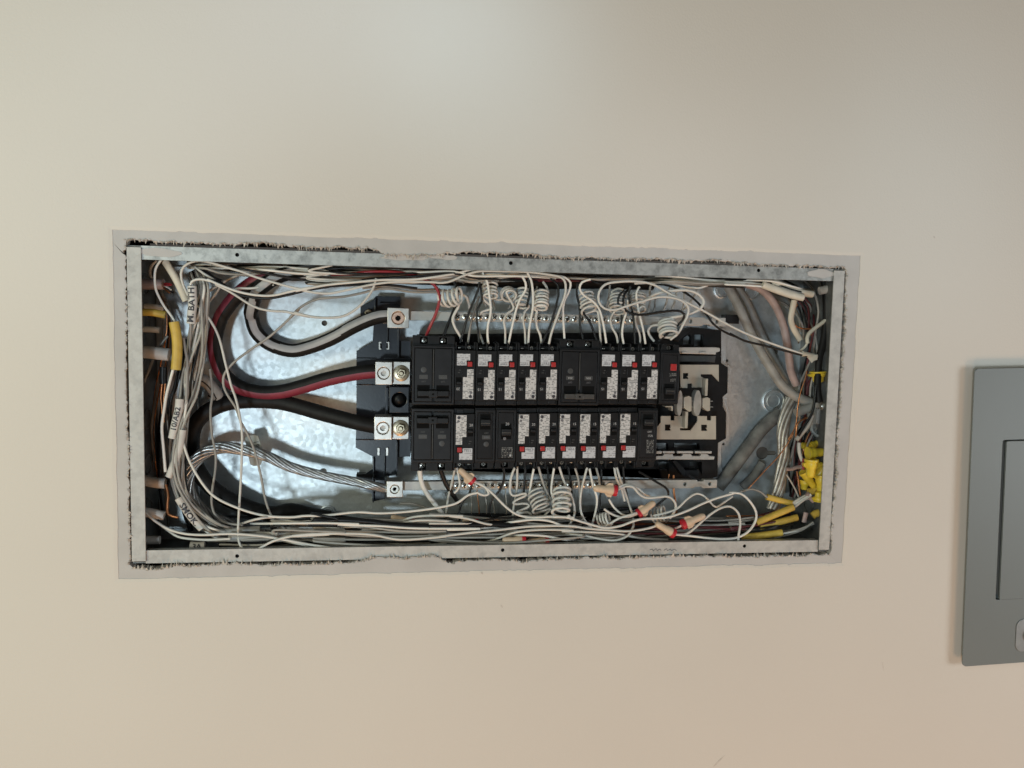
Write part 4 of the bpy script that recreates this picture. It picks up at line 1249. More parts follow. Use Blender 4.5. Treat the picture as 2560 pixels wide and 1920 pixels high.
wire('ww', ['F', [(770, 840), (830, 870), (900, 915), (1000, 1010), (1100, 1110), (1200, 1180), (1320, 1215), (1600, 1210), (1800, 1220)], 'H', [(0, 1212), (150, 1218), (350, 1275), (550, 1325), (700, 1308), (900, 1240), (1200, 1215), (1400, 1150), (1550, 1080), (1700, 1020), (1900, 960)], 'J', [(300, 910), (400, 915), (480, 980), (540, 1080), (540, 1150), (480, 1250), (380, 1310), (250, 1325), (60, 1312)], 'H', [(1600, 1430), (1420, 1408), (1280, 1395)]], (18, 10, 8, 8, 8), 1.85, 'long white wire from the single wire nut, looping round by the right corner')
wire('wg', ['A', [(955, 1380), (975, 1560)], 'B', [(935, 30), (920, 150), (930, 350), (965, 550), (960, 680), (935, 850), (930, 960), (960, 1060), (1060, 1130), (1200, 1150)]], (40, 38, 26), 1.7, 'greyed wire wavering down inside the bare conductor loop')
wire('ww', ['B', [(345, 1035), (450, 1120), (570, 1190), (700, 1225), (850, 1235), (1100, 1225), (1400, 1250), (1680, 1300)], 'V', [(1500, 1000), (1800, 1045)]], (20, 10, 8), 1.8, 'upper of two white wires sweeping from the lower left stub')
wire('ww', ['B', [(470, 1130), (560, 1200), (640, 1250), (740, 1268), (900, 1277), (1090, 1268)]], (26, 12), 1.8, 'lower of two white wires sweeping from the lower left stub')
wire('ww', ['Q', [(930, 850), (850, 1150), (760, 1500)], 'B', [(520, 150), (500, 300), (515, 500), (530, 690)]], (18, 18), 2.0, 'white wire leaving the bent yellow sheath downward')
wire('wg', ['Q', [(1190, 50), (1240, 350), (1290, 650), (1280, 1000), (1270, 1450), (1260, 1609)]], 18, 1.9, 'grey wire bowed beside the bent yellow sheath')
wire('wg', ['Q', [(430, 600), (330, 850), (220, 1100), (170, 1300)]], 50, 1.9, 'grey wire slanting in the dark left end')
wire('wg', ['Q', [(800, 0), (700, 120), (590, 260)]], 46, 1.7, 'grey wire above the fat white stub')
wire('copper', ['Q', [(660, 1190), (640, 1400), (630, 1600)], 'B', [(500, 120), (505, 240)]], 36, 1.5, 'bare copper wire ending in the dark left end', )
wire('copper', ['Q', [(735, 1190), (720, 1400), (700, 1600)], 'B', [(520, 120), (520, 260)]], 34, 1.5, 'second bare copper wire next to the grey sleeve')
wire('wb', ['Q', [(690, 780), (680, 1000), (690, 1195)]], 34, 4.4, 'black sleeve over two copper ends', name='sleeve')
wire('copper', ['B', [(535, 800), (555, 900), (545, 1000), (560, 1060), (640, 1085)]], (30, 22), 1.8, 'copper strip curling beside the SMOK. sheath')
for i, (pts_, m) in enumerate((([(700, 700), (780, 690), (850, 700)], 'wr'), ([(690, 730), (790, 740), (900, 720)], 'wr'), ([(700, 760), (800, 790), (880, 850)], 'ww'), ([(690, 790), (760, 860), (850, 930)], 'copper'), ([(700, 770), (820, 820), (930, 930)], 'wb'))):
    wire(m, ['N', pts_], (40, 34), 1.2, 'fine strand splaying from the pinkish stub', group='strands at the pinkish stub')
wire('wg', ['O', [(300, 480), (150, 570), (40, 690), (0, 770)]], 30, 1.8, 'grey wire arching behind the M. BATH sheath')
wire('wg', ['O', [(650, 300), (380, 430), (250, 620), (40, 860)]], 44, 1.8, 'dim wire slanting behind the M. BATH sheath')
wire('ww', ['N', [(1480, 270), (1700, 440), (1900, 560), (2100, 700)], 'O', [(480, 560), (600, 530), (850, 525), (1050, 490), (1200, 465)]], (26, 20), 1.7, 'white wire crossing the red striped cable near its top')
wire('wb', ['N', [(1500, 300), (1800, 420), (1950, 540), (2150, 620)]], 30, 1.8, 'black wire above the M. BATH sheath')

# ------------------------------------------------------------------ wire bundles along the box edges
def bundle(cnt, segs, amp, d0, d1, mats, label, group, seed, r=1.65, damp=6, trim=0.0):
    rnd = random.Random(seed)
    raw = []
    for i in range(0, len(segs), 2):
        ox, oy, sc_ = CROP[segs[i]]
        raw += [(ox + x * sc_, oy + y * sc_) for x, y in segs[i + 1]]
    for k in range(cnt):
        off = rnd.uniform(-1, 1)
        ph1, ph2 = rnd.uniform(0, 6.3), rnd.uniform(0, 6.3)
        f1, f2 = rnd.uniform(.4, .9), rnd.uniform(.9, 1.7)
        dd = rnd.uniform(d0, d1)
        i0 = rnd.randint(0, int(trim * len(raw) / 2)) if trim else 0
        i1 = len(raw) - (rnd.randint(0, int(trim * len(raw) / 2)) if trim else 0)
        P = []
        for i, (u, v) in enumerate(raw[i0:i1]):
            o1 = amp * (off * .75 + .38 * sin(ph1 + f1 * i) + .2 * sin(ph2 + f2 * i))
            a = raw[max(0, i0 + i - 1)]; b = raw[min(len(raw) - 1, i0 + i + 1)]
            tx, ty = b[0] - a[0], b[1] - a[1]
            l = math.hypot(tx, ty) or 1
            P.append(pt('Z', u - ty / l * o1, v + tx / l * o1, dd + damp * sin(ph2 + f1 * i * 1.3) + (26 if i in (0, i1 - i0 - 1) and cnt > 5 else 0)))
        m = mats[rnd.randrange(len(mats))]
        nm = {'wb': 'black', 'ww': 'white', 'wg': 'greyed white', 'wr': 'red', 'wrd': 'dull red', 'copper': 'bare copper'}[m]
        wire(m, None, None, r if m != 'copper' else 1.1, label % nm, group, pts=P)


bundle(24, ['N', [(1300, 200), (1800, 190)], 'O', [(300, 130), (700, 160), (1100, 190), (1600, 230), (2100, 260)], 'C', [(300, 290), (700, 300), (1100, 300), (1500, 290), (1900, 250)], 'E', [(800, 190), (1100, 190), (1400, 200), (1700, 215)]], 20, 18, 56, ['ww', 'ww', 'wg', 'wg', 'wb', 'wb'], '%s wire in the bundle tucked under the top flange', 'wires bundled under the top flange', 11, trim=.5)
bundle(12, ['O', [(1000, 260), (1500, 320), (2100, 340)], 'C', [(300, 320), (700, 335), (1100, 325), (1350, 300), (1600, 260)]], 13, 26, 60, ['wg', 'ww', 'wg'], '%s wire in the short bundle above the bright sheet', 'wires above the bright sheet', 12)
bundle(7, ['E', [(500, 200), (900, 190), (1300, 205), (1700, 225), (2100, 235)], 'G', [(500, 240), (900, 245), (1300, 255), (1700, 270), (2100, 280)], 'I', [(300, 330), (600, 340)]], 12, 24, 60, ['wb', 'wb', 'wg', 'wrd'], '%s wire hidden high behind the top flange', 'wires high behind the top flange', 13)
bundle(9, ['G', [(1000, 265), (1300, 265), (1700, 285), (2100, 290)], 'I', [(300, 345), (600, 350), (800, 380), (1000, 440), (1200, 480)]], 9, 14, 34, ['ww', 'wg', 'ww', 'wb'], '%s wire running to the upper right corner', 'wires to the upper right corner', 14)
bundle(30, ['N', [(1500, 350)], 'A', [(900, 640), (890, 850), (870, 1050), (840, 1250), (800, 1450)], 'B', [(740, 30), (690, 200), (650, 400), (640, 600), (670, 800), (740, 960), (850, 1080), (1000, 1170), (1200, 1200)]], 25, 20, 66, ['ww', 'wg', 'ww', 'wg', 'wb'], '%s wire in the bundle running down the left end', 'wires bundled down the left end', 15)
bundle(6, ['Q', [(1250, 100), (1150, 500), (1050, 900), (950, 1300), (850, 1600)], 'B', [(560, 250), (590, 450), (620, 650), (640, 850), (690, 1030), (740, 1200)]], 9, 24, 46, ['wb', 'wb', 'wg'], '%s wire behind the bent yellow sheath', 'wires behind the yellow sheath', 16)
bundle(42, ['B', [(900, 1180), (1200, 1190), (1500, 1200)], 'V', [(1000, 790), (1500, 800), (2000, 810)], 'D', [(300, 1290), (700, 1300), (1100, 1310), (1500, 1310)], 'F', [(300, 1340), (700, 1350), (1100, 1350), (1500, 1350), (1900, 1360)], 'H', [(300, 1370), (600, 1390), (900, 1400)]], 31, 12, 72, ['ww', 'ww', 'wg', 'wg', 'wg', 'wb'], '%s wire in the bundle along the box bottom', 'wires bundled along the bottom', 17, trim=.6)
bundle(12, ['B', [(700, 1290), (1000, 1310), (1400, 1310)], 'V', [(1000, 960), (1500, 960), (2000, 980)], 'D', [(300, 1420), (700, 1430), (1100, 1430), (1500, 1420)], 'F', [(300, 1450), (800, 1440), (1300, 1440), (1800, 1440)], 'H', [(400, 1430), (900, 1440)]], 12, 12, 60, ['wb', 'wg', 'wg', 'wb', 'ww'], '%s wire low in the bundle at the lower flange', 'wires low at the lower flange', 18, trim=.5)
bundle(24, ['F', [(1500, 1400), (1900, 1390)], 'H', [(400, 1370), (800, 1340), (1200, 1330), (1600, 1320), (2000, 1300)], 'J', [(300, 1190), (500, 1180), (700, 1150), (850, 1110)]], 22, 26, 76, ['wb', 'wb', 'wrd', 'wg', 'copper', 'wg'], '%s wire fanning to the yellow sheaths at the right', 'wires fanning to the yellow sheaths', 19)
bundle(5, ['J', [(880, 1020), (960, 970), (1040, 930)]], 10, 22, 36, ['ww'], '%s wire splayed from the slanting yellow sheath', 'wires splayed from the slanting yellow sheath', 20, r=1.8, damp=2)
bundle(4, ['J', [(700, 1280), (850, 1240), (950, 1210), (1050, 1160)]], 9, 22, 36, ['ww', 'wg'], '%s wire rising from the olive yellow sheath', 'wires from the olive yellow sheath', 22, damp=2)
bundle(12, ['F', [(400, 1260), (800, 1235), (1200, 1215), (1600, 1200), (2000, 1190)], 'H', [(500, 1190), (900, 1180)]], 14, 62, 86, ['wb', 'wb', 'wg', 'wb'], '%s wire at the back below the lower neutral bar', 'wires at the back below the lower bar', 23)

bundle(20, ['I', [(1060, 340), (1180, 480), (1260, 650), (1290, 850), (1280, 1050), (1250, 1250), (1220, 1430)], 'J', [(1060, 260), (1000, 420), (960, 600), (930, 780), (900, 950)]], 30, 48, 86, ['wb', 'wg', 'wb', 'wrd', 'wg', 'copper'], '%s wire straggling down the right end wall', 'wires straggling down the right end', 31, damp=10, trim=.5)
bundle(9, ['I', [(700, 360), (860, 420), (1000, 520), (1080, 640), (1120, 800), (1130, 980)]], 26, 56, 92, ['wg', 'wb', 'wrd'], '%s wire curling behind the mauve cable', 'wires behind the mauve cable', 32, damp=8)
bundle(6, ['A', [(420, 420), (480, 600), (560, 800), (580, 1000), (560, 1300), (520, 1600)], 'B', [(470, 300), (480, 600), (520, 900), (560, 1150)]], 16, 46, 84, ['wb', 'wg', 'wb', 'copper'], '%s wire hanging deep in the left end', 'wires deep in the left end', 33, damp=8, trim=.4)

# ------------------------------------------------------------------ upper row wires
wire('wr', ['C', [(560, 290, 30), (770, 282, 22), (950, 262, 18), (1200, 260, 18), (1400, 282, 20), (1560, 330, 24), (1680, 400, 26), (1730, 480, 26), (1740, 560, 26), (1700, 720, 26), (1640, 850, 28), (1590, 975, 34)]], 20, 2.3, 'red wire running along the top and down into the upper two-pole breaker')
wire('wb', ['E', [(590, 280), (630, 380), (610, 520), (560, 660), (510, 780), (468, 900)]], (40, 40, 34), 2.3, 'thick black wire into the upper two-pole breaker')
UPW = [('wb', [(870, 200), (862, 330), (800, 500), (740, 650), (700, 800), (655, 950)], (24, 30)), ('wg', [(862, 440), (810, 600), (770, 750), (740, 960)], 32), ('wb', [(880, 320), (890, 500), (850, 570), (838, 700), (850, 800), (862, 950)], 28),
       ('wg', [(850, 800), (880, 880), (912, 960)], 34), ('ww', [(900, 180), (950, 280), (970, 400), (990, 560), (985, 650), (960, 750), (955, 870), (965, 960)], (16, 28)), ('ww', [(1330, 220), (1370, 290), (1370, 370), (1310, 470), (1270, 580), (1240, 700), (1210, 830), (1185, 960)], (16, 28)),
       ('ww', [(1390, 185), (1430, 260), (1450, 400), (1450, 560), (1430, 680), (1410, 800), (1400, 960)], (14, 28)), ('wb', [(1400, 230), (1420, 380), (1400, 480), (1380, 560)], 26), ('wb', [(1730, 430), (1690, 590), (1640, 760), (1590, 870), (1550, 970)], 28),
       ('ww', [(1700, 215), (1800, 235), (1860, 290), (1850, 370), (1790, 500), (1780, 640), (1795, 900)], (14, 26)), ('wb', [(1935, 300), (1930, 420), (1960, 560), (1965, 760), (2000, 920)], (30, 30)), ('wb', [(1950, 560), (2020, 650), (2080, 740), (2120, 850), (2160, 970)], 28), ('wb', [(1640, 250), (1720, 310), (1730, 430)], 40)]
for i, (m, p, d) in enumerate(UPW):
    wire(m, ['E', p], d, 1.7, '%s of the %s wires dropping straight to the upper breaker row' % (ORD[[q for q in range(len(UPW)) if UPW[q][0] == m].index(i)], {'wb': 'black', 'wg': 'greyed', 'ww': 'white'}[m]), 'straight wires above the upper row')
gC = 'coiled white wires above the upper row'
coil('E', 450, 470, 660, 440, 86, 4.2, 34, 'ww', 'fat sideways coil of white wire beside the red wire', gC, r=1.9, lead0=[('E', 760, 580, 44), ('E', 745, 500, 40), ('E', 720, 440, 36)], lead1=[('E', 640, 545, 30), ('E', 600, 620, 30), ('E', 575, 690, 30), ('E', 605, 790, 30), ('E', 660, 880, 32), ('E', 670, 930, 34)], seed=2, squash=.7)
coil('E', 980, 280, 985, 460, 74, 4.6, 44, 'ww', 'upright coil of white wire, second from the red wire', gC, lead0=[('E', 1130, 215, 40), ('E', 960, 280, 42)], lead1=[('E', 1000, 570, 36), ('E', 900, 605, 36), ('E', 870, 640, 40)], seed=3, squash=.5)
coil('E', 1170, 400, 1195, 445, 76, 2.3, 42, 'ww', 'open ring coil of white wire, third from the red wire', gC, lead0=[('E', 1000, 440, 46), ('E', 1080, 480, 44)], lead1=[('E', 1240, 570, 34), ('E', 1170, 630, 32), ('E', 1135, 700, 30), ('E', 1148, 800, 30), ('E', 1150, 955, 32)], seed=4, squash=.55, irr=.05, tilt=12)
coil('E', 1345, 370, 1325, 560, 66, 4.4, 46, 'ww', 'dim upright coil half behind a straight white wire', gC, lead1=[('E', 1410, 545, 34), ('E', 1360, 610, 32), ('E', 1345, 690, 30), ('E', 1362, 800, 30), ('E', 1370, 960, 32)], seed=5, squash=.5)
coil('E', 1550, 400, 1535, 580, 70, 5.6, 40, 'ww', 'tight barrel coil of white wire before the switched-off breaker', gC, r=1.7, lead0=[('E', 1560, 280, 44), ('E', 1600, 340, 42)], lead1=[('E', 1495, 600, 32), ('E', 1482, 670, 30), ('E', 1497, 780, 30), ('E', 1530, 860, 30), ('E', 1548, 960, 32)], seed=6, squash=.6)
coil('G', 360, 430, 410, 600, 84, 4.6, 38, 'ww', 'slanted coil of white wire just past the switched-off breaker', gC, lead1=[('G', 490, 600, 32), ('G', 512, 700, 30), ('G', 525, 850, 30), ('G', 535, 970, 32)], seed=7, squash=.55)
coil('G', 715, 440, 705, 610, 78, 5.2, 40, 'ww', 'upright coil of white wire with a loop rising over it', gC, lead0=[('G', 780, 370, 40), ('G', 720, 355, 40), ('G', 650, 400, 40)], lead1=[('G', 680, 610, 32), ('G', 638, 690, 30), ('G', 655, 780, 30), ('G', 700, 860, 30), ('G', 720, 950, 32)], seed=8, squash=.6)
coil('G', 940, 430, 930, 580, 80, 4.2, 44, 'ww', 'upright coil of white wire behind crossing black wires', gC, lead1=[('G', 910, 660, 32), ('G', 922, 760, 30), ('G', 958, 860, 30), ('G', 962, 980, 32)], seed=9, squash=.6)
coil('G', 1255, 720, 1270, 870, 88, 4.6, 30, 'ww', 'large pale coil over the neutral bar by the empty bus end', gC, r=2.0, lead0=[('G', 980, 510, 22), ('G', 1150, 410, 20), ('G', 1350, 375, 18), ('G', 1500, 378, 18), ('G', 1600, 420, 18), ('G', 1655, 490, 18), ('G', 1630, 560, 18), ('G', 1550, 612, 20), ('G', 1400, 655, 22), ('G', 1280, 680, 24)], seed=10, squash=.6)
wire('ww', ['I', [(1120, 1100), (900, 1030), (650, 940), (400, 830), (200, 720), (40, 630)], 'G', [(1600, 570), (1300, 420), (1100, 310), (950, 280), (750, 280), (580, 312), (512, 400), (512, 500), (570, 570), (680, 590), (800, 552), (1000, 490), (1150, 450), (1280, 450), (1420, 490), (1487, 560), (1482, 640), (1430, 750), (1380, 840), (1290, 915)]], (26, 16, 10, 12, 20), 1.8, 'long white wire making the big loop over the upper right coils')
wire('wb', ['G', [(1080, 300), (1200, 310), (1350, 350), (1500, 430), (1620, 540), (1700, 660), (1760, 740), (1850, 810), (2000, 880)], 'I', [(350, 885), (500, 960), (700, 1010), (900, 1060), (1150, 1125)]], (30, 24, 26), 1.7, 'long black wire slanting beside the big white loop to the right end')
wire('wb', ['G', [(1165, 930), (1300, 812), (1420, 705), (1445, 640), (1390, 600), (1200, 610), (950, 642), (830, 612), (780, 560), (790, 420), (860, 340)]], (30, 16, 20, 30), 1.8, 'black wire curling back over the large pale coil')
wire('wb', ['G', [(790, 375), (735, 430), (718, 500), (735, 560)]], 24, 1.7, 'short black hook before the looped coil')
wire('wb', ['G', [(850, 330), (838, 450), (870, 580), (890, 700), (900, 860), (905, 960)]], 26, 1.7, 'black wire dropping between the upright coils')
wire('wb', ['G', [(760, 640), (748, 800), (730, 960)]], 32, 1.7, 'black wire below the looped coil')
RW = [('ww', [(420, 255), (330, 285), (300, 350), (340, 420), (440, 490), (510, 570), (545, 680), (570, 800), (592, 950)], (14, 26)), ('ww', [(830, 480), (815, 600), (780, 720), (765, 850), (782, 960)], 28), ('ww', [(955, 335), (922, 400), (935, 540), (965, 680), (1000, 830), (1020, 960)], 26)]
for i, (m, p, d) in enumerate(RW):
    wire(m, ['G', p], d, 1.7, '%s white wire curving down to the upper run of three breakers' % ORD[i], 'white wires to the upper run of three')
wire('ww', ['G', [(1180, 752), (1085, 765), (1050, 820), (1080, 890), (1115, 930)]], 34, 1.9, 'short white loop left of the large pale coil')
for i, (x0, y0, x1, y1) in enumerate(((640, 270, 575, 630), (1270, 380, 1215, 600), (1360, 390, 1295, 610), (1440, 400, 1420, 590), (1560, 420, 1430, 600), (1070, 340, 1050, 620), (1120, 500, 1100, 620))):
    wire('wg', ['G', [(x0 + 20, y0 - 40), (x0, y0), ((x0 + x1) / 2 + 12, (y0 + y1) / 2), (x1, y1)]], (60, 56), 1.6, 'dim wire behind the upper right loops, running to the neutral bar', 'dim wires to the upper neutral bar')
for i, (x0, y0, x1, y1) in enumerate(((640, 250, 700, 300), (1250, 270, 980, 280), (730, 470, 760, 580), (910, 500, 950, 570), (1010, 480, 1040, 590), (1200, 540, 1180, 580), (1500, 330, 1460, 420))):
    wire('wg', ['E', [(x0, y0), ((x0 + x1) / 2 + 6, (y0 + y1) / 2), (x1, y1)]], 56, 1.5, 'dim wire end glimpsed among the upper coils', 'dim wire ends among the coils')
wire('wg', ['C', [(900, 440), (1100, 420), (1300, 430), (1500, 455), (1750, 450)]], 60, 1.7, 'greyed wire low over the upper bracket')
wire('ww', ['G', [(1700, 320), (1600, 348), (1450, 335), (1300, 300), (1100, 292), (900, 300)]], 28, 1.6, 'white wire sagging below the top right bundle')

# ------------------------------------------------------------------ lower row wires
wire('ww', ['F', [(205, 680), (208, 780), (240, 900), (300, 1000), (370, 1090), (440, 1180)]], (30, 34, 44), 3.0, 'thick white wire dropping from the lower two-pole breaker')
wire('wb', ['F', [(418, 720), (470, 860), (540, 970), (610, 1070)]], (30, 36, 48), 2.9, 'thick black wire dropping from the lower two-pole breaker')
LWF = [('ww', [(570, 700), (545, 830), (510, 960), (490, 1080), (480, 1180)], (30, 44)), ('ww', [(590, 700), (610, 800), (620, 880), (590, 940), (560, 965)], 32), ('wb', [(740, 890), (720, 970), (640, 1070), (615, 1150), (620, 1250)], 34), ('wb', [(1055, 640), (1080, 760), (1070, 850), (1030, 940), (950, 1040), (930, 1180), (1000, 1270)], (24, 36)),
       ('ww', [(1215, 690), (1215, 850), (1200, 1000), (1180, 1100), (1170, 1270)], (30, 40)), ('wb', [(1300, 700), (1290, 850), (1280, 980)], 34), ('ww', [(1390, 700), (1360, 850), (1340, 1000)], 30), ('wg', [(1435, 690), (1480, 850), (1530, 970), (1585, 1090)], 30), ('wb', [(1530, 690), (1550, 900), (1560, 1000)], 36),
       ('ww', [(1600, 690), (1580, 820), (1570, 950), (1590, 1030)], 30), ('ww', [(1650, 690), (1700, 840), (1770, 980), (1810, 1120), (1800, 1220), (1750, 1300)], (28, 26)), ('wb', [(1740, 690), (1770, 850), (1780, 970)], 36), ('wg', [(1810, 690), (1850, 820), (1860, 930), (1870, 1060)], 34),
       ('ww', [(1940, 700), (1890, 900), (1868, 1050), (1880, 1170), (1930, 1270), (1990, 1320)], (28, 22)), ('ww', [(1965, 710), (2000, 880), (2042, 1020), (2030, 1150), (1995, 1280)], (28, 30))]
LWH = [('wg', [(455, 690), (490, 830), (500, 930)], 32), ('wb', [(510, 720), (512, 860), (500, 1000), (480, 1170)], 36), ('ww', [(645, 690), (670, 820), (720, 920), (755, 1050)], 30), ('ww', [(670, 690), (710, 830), (745, 920), (800, 1080), (835, 1190)], 30), ('wb', [(735, 680), (750, 850), (780, 1000), (815, 1170)], (28, 34))]
allw = [('F', q) for q in LWF] + [('H', q) for q in LWH]
for i, (c, (m, p, d)) in enumerate(allw):
    idx = [q for q in range(len(allw)) if allw[q][1][0] == m].index(i)
    wire(m, [c, p], d, 1.75, '%s of the %s wires hanging from the lower breaker row' % (ORD[idx], {'wb': 'black', 'wg': 'greyed', 'ww': 'white'}[m]), 'wires hanging from the lower row')
gD = 'coiled white wires below the lower row'
wire('ww', ['F', [(1190, 700), (1155, 790), (1140, 900), (1145, 965), (1175, 992), (1300, 968), (1312, 985), (1240, 1020), (1175, 1060), (1180, 1078), (1310, 1075), (1342, 1100), (1240, 1148), (1200, 1172), (1330, 1165), (1362, 1195), (1300, 1230)]], (30, 26, 26), 1.8, 'zigzag white wire, first of the stretched coils below the lower row', gD)
coil('F', 1400, 950, 1470, 1130, 86, 4.6, 34, 'ww', 'dim slanted coil below the lower row, between two others', gD, seed=21, squash=.5, lead1=[('F', 1560, 1130, 30), ('F', 1500, 1200, 30), ('F', 1490, 1290, 30)])
coil('F', 1680, 920, 1670, 1190, 84, 5.0, 28, 'ww', 'bright spring-like coil hanging below the lower run of six', gD, r=1.9, lead0=[('F', 1600, 1030, 30)], seed=22, squash=.5)
coil('H', 490, 1250, 600, 1230, 62, 3.6, 30, 'ww', 'low ring coil left of the slanted wire nut', gD, seed=23, squash=.6, irr=.08)
coil('H', 1050, 1190, 1180, 1180, 76, 3.6, 34, 'ww', 'coil standing behind the tan wire nut pair', gD, seed=24, squash=.4, irr=.08)
wire('wb', ['H', [(900, 740), (1000, 800), (1100, 860), (1190, 920), (1208, 980), (1150, 1040), (1080, 1100)]], (34, 28, 34), 1.8, 'black wire bending down below the breaker marked 15A')
wire('copper', ['H', [(1262, 780), (1262, 860), (1262, 950), (1285, 1090), (1290, 1180)]], (62, 56, 60), 1.9, 'bare copper wire through the lower neutral bar end')
wire('copper', ['H', [(1215, 770), (1205, 830)]], 60, .8, 'copper wisp above the lower neutral bar end')
for i, (x0, y0, x1, y1) in enumerate(((800, 960, 825, 1240), (885, 980, 900, 1180), (1095, 950, 1105, 1270), (735, 1000, 742, 1180), (965, 1060, 985, 1240))):
    wire('copper' if i < 1 else 'alud', ['F', [(x0, y0 - 60), (x0, y0), ((x0 + x1) / 2 + 5, (y0 + y1) / 2), (x1, y1)]], 62, .9, ['bare copper ground wire hanging from the lower neutral bar', '%s thin dark ground wire hanging from the lower neutral bar' % ORD[max(0, i - 1)]][i > 0], 'ground wires under the lower bar')
wire('ww', ['H', [(690, 905), (760, 878), (830, 888), (900, 925), (960, 975), (1015, 1000)]], (12, 20), 1.8, 'white wire arching from the big horizontal wire nut')
wire('ww', ['H', [(680, 930), (760, 895), (840, 900), (890, 960), (960, 1010), (1080, 1010), (1200, 1000), (1260, 1040), (1285, 1100), (1262, 1170), (1220, 1230)]], (12, 10, 16), 1.9, 'white wire waving right from the big horizontal wire nut')
wire('ww', ['H', [(590, 1030), (640, 1110), (720, 1180), (800, 1215)]], 26, 1.7, 'white wire under the big horizontal wire nut')
wire('ww', ['H', [(540, 1130), (600, 1172), (700, 1212), (820, 1205), (885, 1178)]], 20, 1.8, 'upper white wire into the slanted wire nut')
wire('ww', ['H', [(540, 1310), (620, 1270), (700, 1225), (800, 1195), (880, 1172)]], 18, 1.8, 'lower white wire into the slanted wire nut')
wire('ww', ['H', [(1050, 1200), (1200, 1165), (1300, 1125), (1400, 1030), (1500, 970), (1590, 1005), (1640, 1060), (1700, 1110)], 'J', [(230, 1010), (330, 940)]], (12, 14, 22), 1.7, 'white wire humped behind the lower right loop')
wire('ww', ['H', [(1290, 1395), (1400, 1385), (1500, 1310), (1600, 1220), (1750, 1120), (1850, 1105), (1930, 1170), (1952, 1280), (1935, 1400), (1930, 1470)]], (10, 8, 8), 1.85, 'white wire making the small arch at the lower right')
wire('ww', ['H', [(1270, 1330), (1310, 1320), (1360, 1290)]], 14, 1.7, 'short white wire between the paired tan wire nuts')
wire('wg', ['J', [(400, 900), (500, 875), (580, 900), (640, 950)]], 24, 1.8, 'greyed wire arching into the uppermost yellow sheath')
wire('wg', ['J', [(0, 1150), (150, 1160), (350, 1150), (520, 1130)]], 30, 1.5, 'greyed wire running level under the small arch')
wire('wg', ['F', [(0, 1075), (120, 1075), (220, 1100), (330, 1140)]], 70, 1.8, 'greyed wire curving under the small lower lug')
wire('wb', ['V', [(1500, 720), (1900, 720)], 'D', [(300, 1230), (500, 1225), (800, 1240), (1000, 1265), (1300, 1280), (1600, 1275)], 'F', [(300, 1305), (700, 1300), (1000, 1290), (1300, 1330)]], 14, 3.4, 'thick black cable lying in the bottom bundle', name='cable', cat='cable')
LB = [[('D', [(0, 1230), (300, 1250), (600, 1270), (900, 1280), (1200, 1300), (1803, 1305)]), ('F', [(500, 1345), (800, 1330), (1000, 1310)])], [('D', [(1050, 1255), (1200, 1200), (1400, 1185), (1650, 1190)]), ('F', [(500, 1200), (700, 1230), (900, 1285), (1150, 1300), (1400, 1290)])],
      [('D', [(1060, 1260), (1250, 1230), (1500, 1235), (1650, 1255)])], [('V', [(700, 715), (1200, 710), (1700, 705), (2200, 720)]), ('D', [(600, 1260), (900, 1290)])], [('F', [(1000, 1290), (1200, 1260), (1400, 1240), (1550, 1255), (1680, 1300), (1900, 1330)])],
      [('F', [(820, 1495), (1000, 1440), (1200, 1370), (1500, 1345), (1800, 1355)]), ('H', [(100, 1360), (400, 1370), (700, 1390), (900, 1430), (1200, 1450)])], [('F', [(1100, 1410), (1300, 1400), (1500, 1410), (1700, 1445), (1850, 1450)])], [('V', [(560, 720), (750, 660), (900, 630), (1050, 640)])],
      [('H', [(0, 1380), (300, 1400), (500, 1440), (650, 1455), (780, 1410), (840, 1320), (840, 1230)])], [('D', [(0, 1410), (200, 1445), (420, 1475)])]]
LBL = ['running under the thick black cable', 'arching highest from the buried nut', 'arching just under the highest one', 'straight below the bright sheet', 'humped below the spring-like coil', 'slanting up from the flange-side nuts', 'short and arched over the flange-side nuts', 'rising at the bundle start', 'hooking up below the slanted nut', 'sinking behind the lower flange']
for i, sg in enumerate(LB):
    s = []
    for c, p in sg: s += [c, p]
    wire('ww', s, (36, 11, 10, 10, 11, 36), 1.75, 'bright white wire over the bottom bundle, ' + LBL[i], 'bright wires over the bottom bundle')

# ------------------------------------------------------------------ wire nuts
def nut(c, xs, ys, xt, yt, d, r, label, m='tan', skirt='rednut', wings=True, ds=0.0, group=None):
    """skirt (open) end at xs,ys; closed tip at xt,yt"""
    a, b = pt(c, xs, ys, d), pt(c, xt, yt, d + ds)
    L = (b - a).length
    ax = (b - a).normalized()
    o = empty('wire_nut', a, label, 'wire nut', group)
    R = r * .001
    mb = MB()
    prof = [(R * .95, L * .14), (R * .98, L * .3), (R * .86, L * .45), (R * .74, L * .52), (R * .70, L * .8), (R * .62, L * .92), (R * .40, L * .985), (R * .05, L)]
    mb.lathe(a, ax, prof, 18)
    mb.build('cap', m, o, smooth=40)
    if wings:
        u = ax.cross(Vector((0, 1, 0))).normalized()
        for s in (-1, 1):
            mw = MB()
            p = [a + u * (s * R * .8) + ax * L * .16, a + u * (s * R * 1.35) + ax * L * .2, a + u * (s * R * 1.3) + ax * L * .38, a + u * (s * R * .7) + ax * L * .5]
            y = Vector((0, R * .3, 0))
            mw.add([q - y for q in p] + [q + y for q in p], [(0, 1, 2, 3), (7, 6, 5, 4), (0, 4, 5, 1), (1, 5, 6, 2), (2, 6, 7, 3), (3, 7, 4, 0)])
            mw.build('wing', m, o, bevel=.0003)
    mb = MB()
    mb.lathe(a, ax, [(R * .8, 0.0006), (R * 1.08, 0), (R * 1.12, L * .1), (R * 1.02, L * .16)], 18)
    mb.build('skirt', skirt, o, smooth=40)
    return o


